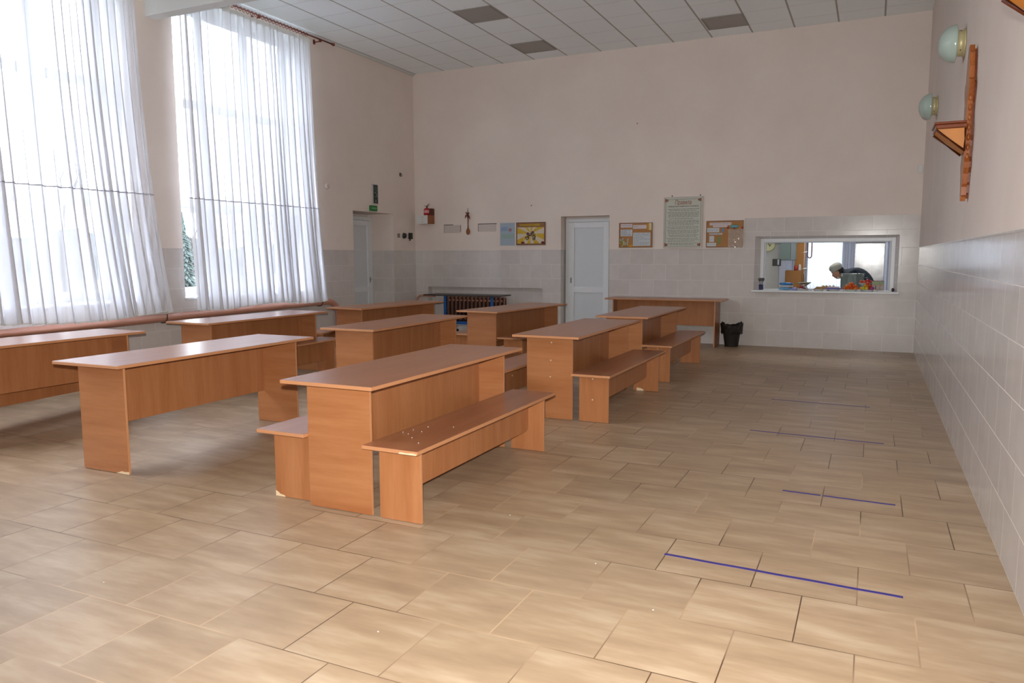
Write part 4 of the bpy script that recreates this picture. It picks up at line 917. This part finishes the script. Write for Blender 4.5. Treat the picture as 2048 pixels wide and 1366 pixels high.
# head: looks down and to the left
bm = bmesh.new(); rr = bmesh.ops.create_uvsphere(bm, u_segments=24, v_segments=18, radius=1)
for v in rr['verts']:      # local: face toward -x, crown +z
    x_, y_, z_ = v.co; kx = .098; 
    if z_ < 0: y_ *= 1-.25*z_*z_; 
    vx = x_*kx; vz = z_*.118
    if x_ < -.2 and z_ < 0: vx -= .012*(-z_)
    v.co = (vx, y_*.076, vz)
def bumpv(c, r, d):
    for v in bm.verts:
        q = (v.co-Vector(c)).length
        if q < r: v.co += Vector(d)*(1-q/r)**1.3
bumpv((-.098, 0, -.012), .03, (-.026, 0, -.004)); bumpv((-.09, .03, .018), .022, (.010, 0, 0)); bumpv((-.09, -.03, .018), .022, (.010, 0, 0)); bumpv((-.09, 0, -.062), .02, (-.007, 0, 0)); bumpv((-.085, 0, -.098), .03, (-.012, 0, 0))
hd = link('head', bm, M_skin, t, smooth=True)
for s_ in (-1, 1):
    bm = bmesh.new(); blob(bm, (.0, s_*.076, -.005), (.018, .009, .030), seg=12); link('ear', bm, M_skin, hd, smooth=True)
    bm = bmesh.new(); blob(bm, (-.084, s_*.030, .018), (.012, .014, .008), seg=10); e_ = link('eye', bm, flat('eye_white', (210, 206, 200), .3), hd, smooth=True)
    bm = bmesh.new(); tube(bm, [(-.092, s_*.045, .036), (-.097, s_*.030, .041), (-.096, s_*.015, .037)], .004, 6); link('eyebrow', bm, M_hair, hd)
bm = bmesh.new(); tube(bm, [(-.092, -.022, -.058), (-.099, 0, -.056), (-.092, .022, -.058)], [.003, .005, .003], 8); link('mouth', bm, flat('lips', (160, 92, 84), .5), hd)
bm = bmesh.new(); blob(bm, (.016, 0, .012), (.092, .080, .108), seg=20); bmesh.ops.delete(bm, geom=[v for v in bm.verts if v.co.x < -.045 or v.co.z < -.075], context='VERTS'); link('hair', bm, M_hair, hd, smooth=True)
bm = bmesh.new(); pr = [(.084, .0), (.090, .010), (.090, .035), (.098, .055), (.094, .095), (.066, .125), (.02, .138)]; lathe(bm, pr, (.004, 0, .03), 26); 
for v in bm.verts: v.co.x *= 1.12
link('cap', bm, M_cap, hd, smooth=True)
hd.location = (-.51, -.01, 1.165); hd.rotation_euler = (0, math.radians(-32), 0)

# ------------------------------------------------------------------ food on the hatch sill
SZ = .9072
def C(nm, c_, r_=.5): return flat(nm, c_, r_)
# cutlery holder
t = thing('cutlery_holder', 'dark holder full of cutlery at the left end of the hatch sill', 'cutlery holder', (-1.60, YB+.03, SZ))
bm = bmesh.new(); lathe(bm, [(.032, 0), (.034, .01), (.036, .085), (.033, .085), (.031, .012)], seg=18); link('cup', bm, C('navy_cup', (44, 46, 84)), t)
for k in range(9):
    a_ = k*.7; bm = bmesh.new(); tube(bm, [(.012*math.cos(a_), .012*math.sin(a_), .02), (.03*math.cos(a_), .03*math.sin(a_), .14)], .003, 6); blob(bm, (.037*math.cos(a_), .037*math.sin(a_), .165), (.014, .010, .026), seg=8); link('spoon', bm, flat('cutlery_steel', (96, 96, 92), .3, .7), t)
for i, (x_, z_, w_, c1, lab) in enumerate(((-1.22, 0, .085, (120, 176, 216), 'pale blue snack packet at the bottom of the packet stack on the hatch sill'), (-1.215, .042, .085, (200, 208, 214), 'white snack packet in the middle of the packet stack on the hatch sill'), (-1.215, .082, .08, (30, 128, 200), 'bright blue snack packet on top of the packet stack on the hatch sill'))):
    bm = bmesh.new(); blob(bm, (0, 0, .021), (w_, .05, .021), seg=14, jit=.04, rnd=random.Random(i)); 
    for s_ in (-1, 1): prism(bm, [(s_*w_*.9, .010), (s_*(w_+.018), .004), (s_*(w_+.018), .036), (s_*w_*.9, .030)], -.03, .03, 'y')
    tag(link('snack_packet', bm, C('packet_%d' % i, c1, .3), None, (x_, YB+.02, SZ+z_), True), lab, 'packet', 'stacked snack packets')
bm = bmesh.new(); blob(bm, (0, 0, .02), (.05, .045, .028), seg=12, jit=.08, rnd=random.Random(3)); tag(link('snack_packet', bm, C('violet_packet', (150, 146, 206), .3), None, (-1.085, YB-.01, SZ+.0), True), 'pale violet packet lying between the blue packets and the first bowl', 'packet')
# white trays and stacks of small dishes along the sill
def tray(x, w, label, col=(206, 212, 210)):
    bm = bmesh.new(); lathe(bm, [(w*.6, 0), (w*.68, .004), (w*.98, .026), (w, .028), (w*.93, .026), (w*.62, .008)], seg=28, cap=False); lathe(bm, [(.0, .005), (w*.63, .005)], seg=28, cap=False)
    for v in bm.verts: v.co.y *= .62
    return tag(link('plate', bm, flat('plate_%d' % int(col[2]), col, .25), None, (x, YB-.02, SZ)), label, 'plate', 'white plates of sweets on the hatch sill')
P_ = [tray(-.965, .105, 'white plate under the wrapped sweets on the hatch sill'), tray(-.735, .10, 'white plate under the tan wafers on the hatch sill'), tray(-.525, .105, 'white plate under the purple box on the hatch sill'), tray(-.275, .10, 'white plate under the oranges on the hatch sill', (206, 220, 206)), tray(-.045, .11, 'white plate under the apples on the hatch sill', (208, 210, 216))]
for i, x_ in enumerate((-.853, -.633, -.398, -.160, .062)):
    for k in range(2):
        bm = bmesh.new(); lathe(bm, [(.024, 0), (.034, .014), (.036, .015), (.026, .004)], seg=20, cap=False); lathe(bm, [(0, .002), (.024, .002)], seg=20, cap=False)
        where = ['between the sweets and the wafers', 'between the wafers and the purple box', 'between the purple box and the oranges', 'between the oranges and the apples', 'between the apples and the juice cartons'][i]
        tag(link('small_dish', bm, flat('white_china', (226, 226, 224), .2), None, (x_, YB-.072, SZ+.0155*k)), '%s white dish of the pair %s' % (['lower', 'upper'][k], where), 'dish', 'small white dishes on the hatch sill')
rr = random.Random(11)
cols = [(150, 30, 50), (226, 222, 216), (90, 30, 34), (214, 180, 184), (170, 50, 60)]
sw = []
for k in range(22):
    a_ = rr.uniform(0, 2*PI); r_ = .075*math.sqrt(rr.random()); z_ = SZ+.024+(.030 if k > 11 else 0)+(.028 if k > 17 else 0)
    if k > 11: r_ *= .6
    if k > 17: r_ *= .5
    bm = bmesh.new(); blob(bm, (0, 0, 0), (.022, .013, .013), seg=8); prism(bm, [(-.022, 0), (-.034, .009), (-.034, -.009)], -.002, .002, 'y'); prism(bm, [(.022, 0), (.034, .009), (.034, -.009)], -.002, .002, 'y')
    c_ = cols[k % 5]; o = link('wrapped_sweet', bm, C('sweet_%d' % (k % 5), c_, .3), None, (-.965+r_*math.cos(a_), YB-.02+r_*.6*math.sin(a_), z_)); o.rotation_euler = (rr.uniform(-.3, .3), rr.uniform(-.3, .3), rr.uniform(0, 3))
    tag(o, 'small wrapped sweet in the heap on the leftmost white plate of the hatch sill', 'sweet', 'wrapped sweets heaped on a plate')
bm = bmesh.new(); lathe(bm, [(.03, .0), (.045, .006), (.105, .052), (.109, .054), (.10, .048), (.03, .008)], seg=26); tag(link('shallow_bowl', bm, C('olive_bowl', (128, 124, 92), .4), None, (-.955, YB+.115, SZ+.07)), 'shallow olive bowl raised behind the wrapped sweets on the hatch sill', 'bowl')
bm = bmesh.new(); lathe(bm, [(.055, .0), (.05, .01), (.02, .03), (.02, .055), (.035, .0695)], seg=20); tag(link('bowl_stand', bm, C('grey_stand', (120, 122, 120), .4), None, (-.955, YB+.115, SZ)), 'grey foot carrying the shallow olive bowl on the hatch sill', 'stand')
bm = bmesh.new(); blob(bm, (-1.06+1.06, 0, .02), (.03, .03, .03), seg=10); tag(link('orange_packet', bm, C('amber_pack', (196, 130, 34), .4), None, (-1.075, YB+.09, SZ+.012), True), 'amber lump of packaging behind the violet packet', 'packet')
for k in range(12):
    bm = B(-.040, .040, -.022, .022, 0, .016, .004); lay = k//4; o = link('wafer', bm, C('wafer_tan', (176, 132, 78), .7), None, (-.785+.04*(k % 4)-.0+.02*lay, YB-.02+.01*((k % 2)-.5), SZ+.014+.0165*lay)); o.rotation_euler = (0, 0, 1.4)
    tag(o, 'tan wafer in the pile right of the wrapped sweets on the hatch sill', 'wafer', 'tan wafers on a plate')
t = thing('sweet_box', 'flat purple box with a pale top on the hatch sill', 'box', (-.525, YB-.02, SZ+.028)); link('base', B(-.115, .115, -.05, .05, 0, .022, .003), C('deep_purple', (60, 36, 140), .4), t); link('lid', B(-.085, .085, -.045, .045, .0225, .04, .004), C('lilac_white', (206, 190, 206), .4), t)
for k in range(4):
    bm = bmesh.new(); c0 = [(-.05+.10*i/6, .02*math.sin(PI*i/6)-.0, .018*math.sin(PI*i/6)) for i in range(7)]; tube(bm, c0, [.006, .015, .018, .019, .018, .014, .005], 8)
    o = link('banana', bm, C('banana_%d' % (k % 2), ((190, 160, 50), (150, 140, 60))[k % 2], .5), None, (-.66+.050*k, YB+.13, SZ+.035+.018*(k % 2)), True); o.rotation_euler = (0, 0, PI/2+.12*(k-1.5)); o.location.z = SZ+.046
    tag(o, 'greenish yellow banana in the bunch behind the purple box', 'banana', 'bananas behind the purple box')
bm = bmesh.new(); lathe(bm, [(.06, 0), (.09, .022), (.085, .02), (.0, .012)], seg=20, cap=False); tag(link('fruit_dish', bm, C('dish_grey', (170, 174, 170), .3), None, (-.585, YB+.13, SZ)), 'grey dish holding the bananas on the hatch sill', 'dish')
def heap(cx, n, base, col, name, cat, label, group, r0=.023, w=.09, cy=YB-.02, zb=.0, rnd_=21, layers=(7, 5, 2)):
    rr = random.Random(rnd_); k = 0
    for L_, cnt in enumerate(layers):
        for q in range(cnt):
            x_ = cx+(q-(cnt-1)/2)*(2*w/ (layers[0]))*.98; y_ = cy+(.026 if q % 2 else -.022)*(1-L_*.4); z_ = SZ+zb+r0+.008+L_*r0*1.45
            if k >= n: return
            bm = bmesh.new(); blob(bm, (0, 0, 0), (r0, r0, r0*.94), seg=14); c_ = col[rr.randrange(len(col))]
            o = link(name, bm, C('%s_%d' % (name, c_[1]), c_, .35), None, (x_, y_, z_), True)
            bm = bmesh.new(); tube(bm, [(0, 0, r0*.86), (.002, 0, r0*1.12)], .002, 5); link('stem', bm, C('fruit_stem', (80, 60, 30)), o)
            tag(o, label, cat, group); k += 1
heap(-.275, 16, 0, [(214, 96, 20), (226, 120, 34), (200, 78, 22)], 'orange', 'orange', 'small orange in the heap left of the apples on the hatch sill', 'oranges heaped on a plate', .024, .105, YB-.01, .012, 21, (8, 6, 2))
heap(-.045, 10, 0, [(190, 44, 34), (206, 70, 40), (214, 150, 40)], 'apple', 'apple', 'red or yellow apple in the heap between the oranges and the cartons', 'apples heaped on a plate', .027, .10, YB-.01, .012, 5, (6, 3, 1))
bm = bmesh.new(); blob(bm, (0, 0, 0), .031, seg=16); o = link('red_apple', bm, C('crimson_apple', (176, 20, 40), .3), None, (-.045, YB+.055, SZ+.155), True)
tag(o, 'crimson apple crowning the fruit heap on the hatch sill', 'apple')
bm = bmesh.new(); lathe(bm, [(.05, 0), (.04, .01), (.018, .04), (.018, .07), (.07, .105), (.10, .128), (.098, .128), (.065, .10), (.0, .09)], seg=22, cap=False); tag(link('fruit_stand', bm, C('dish_grey', (170, 174, 170), .3), None, (-.08, YB+.085, SZ)), 'footed fruit stand behind the apple heap', 'stand')
for k, (x_, c_) in enumerate(((-.14, (196, 60, 40)), (-.095, (206, 90, 50)), (-.01, (190, 54, 60)), (-.05, (206, 70, 60)))):
    bm = bmesh.new(); blob(bm, (0, 0, 0), .026, seg=14); o = link('apple', bm, C('standapple_%d' % k, c_, .35), None, (x_, YB+.075+.03*(k % 2), SZ+.142), True); tag(o, 'red apple lying on the footed stand at the hatch', 'apple', 'apples on the footed stand')
for k, (x_, c_, nm) in enumerate(((-.105, (176, 170, 36), 'yellow-green'), (-.058, (206, 176, 30), 'yellow'), (.012, (150, 40, 110), 'magenta'))):
    bm = bmesh.new(); blob(bm, (0, 0, .024), (.026 if k < 2 else .034, .016, .026), seg=12, jit=.06, rnd=random.Random(k)); o = link('sweet_packet', bm, C('frontpack_%d' % k, c_, .35), None, (x_, YB-.074+.012, SZ+.024), True); tag(o, '%s little packet leaning in front of the apples on the hatch sill' % nm, 'packet')
for k in range(3):
    t = thing('juice_carton', ['leftmost', 'middle', 'rightmost'][k]+' of the three juice cartons at the right end of the hatch sill', 'carton', (.035+.058*k, YB+.01, SZ+.02), 0, 'juice cartons in a row')
    link('body', B(-.026, .026, -.02, .02, 0, .075, .003), C('carton_cream', (150, 128, 122), .4), t); link('upper_print', B(-.0262, .0262, -.0202, .0202, .077, .135, .002), C('carton_green', (110, 132, 70), .4), t)
    link('red_band', B(-.0264, .0264, -.0204, .0204, .070, .078), C('carton_red', (180, 70, 76), .4), t); link('cap_edge', B(-.0262, .0262, -.0202, .0202, .135, .145, .002), C('carton_plum', (120, 72, 84), .4), t)
bm = B(-.10, .17, -.045, .045, 0, .0195, .006); tag(link('serving_tray', bm, flat('white_china', (226, 226, 224), .2), None, (.095, YB+.01, SZ)), 'white tray under the three juice cartons', 'tray')
bm = bmesh.new(); blob(bm, (0, 0, .028), (.022, .02, .03), seg=12); tag(link('dark_pouch', bm, C('dark_plum', (60, 44, 56), .5), None, (.30, YB+.02, SZ), True), 'dark pouch at the right end of the hatch sill', 'pouch')

# ------------------------------------------------------------------ outside the windows
bm = bmesh.new(); quad(bm, [(-160, -120, -.7), (-8.8, -120, -.7), (-8.8, 200, -.7), (-160, 200, -.7)])
struct(tag(link('ground', bm, flat('winter_grass', (46, 50, 38), .9, vary=.25, scale=.3)), None, None))
bm = bmesh.new(); rr = random.Random(9)
for layer, (x0, hh) in enumerate(((-72, 3.3), (-78, 4.0))):
    prev = None; y = -90.
    while y < 150:
        h_ = hh*(.8+.25*math.sin(y*.13+layer)+.12*math.sin(y*.61)+rr.uniform(-.06, .06)); xx = x0+rr.uniform(-1, 1)
        q = [bm.verts.new((xx+2.2, y, -.7)), bm.verts.new((xx+1.2, y, h_*.6)), bm.verts.new((xx, y, h_)), bm.verts.new((xx-2.4, y, h_*.55)), bm.verts.new((xx-3, y, -.7))]
        if prev:
            for i in range(4): bm.faces.new((prev[i], q[i], q[i+1], prev[i+1]))
        prev = q; y += 1.1
tag(link('tree_line', bm, flat('grey_winter_trees', (58, 62, 62), 1., vary=.2, scale=1.)), 'distant grey line of bare trees outside the windows', 'trees', kind='stuff')
def tree(x, y, h, seed, label, spread=.5):
    rnd = random.Random(seed); bm = bmesh.new()
    def br(p, d, L_, r, lev):
        q = p+d*L_; mid = p+d*L_*.5+Vector((rnd.uniform(-1, 1), rnd.uniform(-1, 1), rnd.uniform(-.3, .5)))*L_*.07
        tube(bm, [p, mid, q], [r, r*.8, r*.6], 5 if lev < 3 else 3, cap=False)
        if lev < 5:
            for _ in range(3 if lev < 4 else 2):
                e = Vector((rnd.uniform(-1, 1), rnd.uniform(-1, 1), rnd.uniform(-.2, 1))).normalized(); nd = (d+e*spread*1.3).normalized()
                br(q if rnd.random() < .6 else mid, nd, L_*rnd.uniform(.6, .82), r*.58, lev+1)
    br(Vector((0, 0, 0)), Vector((0, 0, 1)), h*.28, h*.014, 0)
    return tag(link('bare_tree', bm, flat('grey_bark', (62, 58, 54), .9), None, (x, y, -.7)), label, 'tree', 'bare trees outside the windows')
tree(-30, 20.3, 9.5, 1, 'bare winter tree seen through the middle of the near curtain', .6)
tree(-34, 26.5, 8.5, 2, 'bare winter tree seen through the right part of the near curtain', .6)
tree(-20, 17.55, 5.2, 3, 'slim bare tree seen in the gap left of the far curtain', .45)
tree(-36, 40, 9, 6, 'bare winter tree behind the far curtain', .6)
def spruce(x, y, h, r, seed, label):
    t = thing('spruce', label, 'tree', (x, y, -.7)); rnd = random.Random(seed)
    bm = bmesh.new(); tube(bm, [(0, 0, 0), (0, 0, h*.95)], [h*.02, .01], 6); link('trunk', bm, flat('grey_bark', (62, 58, 54), .9), t)
    bm = bmesh.new(); n = 620
    for k in range(n):
        f_ = (k+.5)/n; z_ = h*(.06+.92*f_); rad = r*(1-f_)**.8*rnd.uniform(.55, 1.05); a_ = k*2.39996; c_, s_ = math.cos(a_), math.sin(a_)
        p0 = Vector((0, 0, z_+.05)); p1 = Vector((rad*c_, rad*s_, z_-rad*.25)); sd = Vector((-s_, c_, 0))*(.09*r*(1.1-f_)+.02); up_ = Vector((0, 0, .07*r))
        v = [bm.verts.new(q) for q in (p0, p1*.6+p0*.4+sd, p1, p1*.6+p0*.4-sd, p1*.55+p0*.45+up_)]
        bm.faces.new((v[0], v[1], v[4])); bm.faces.new((v[1], v[2], v[4])); bm.faces.new((v[2], v[3], v[4])); bm.faces.new((v[3], v[0], v[4]))
    link('foliage', bm, flat('spruce_needles', (52, 64, 60), .9, vary=.25), t)
spruce(-14, 12.3, 3.2, .62, 4, 'blue-grey spruce standing close outside the far window')
spruce(-14, 8.25, 2.1, .8, 5, 'green spruce close outside the near window, low at the left edge')
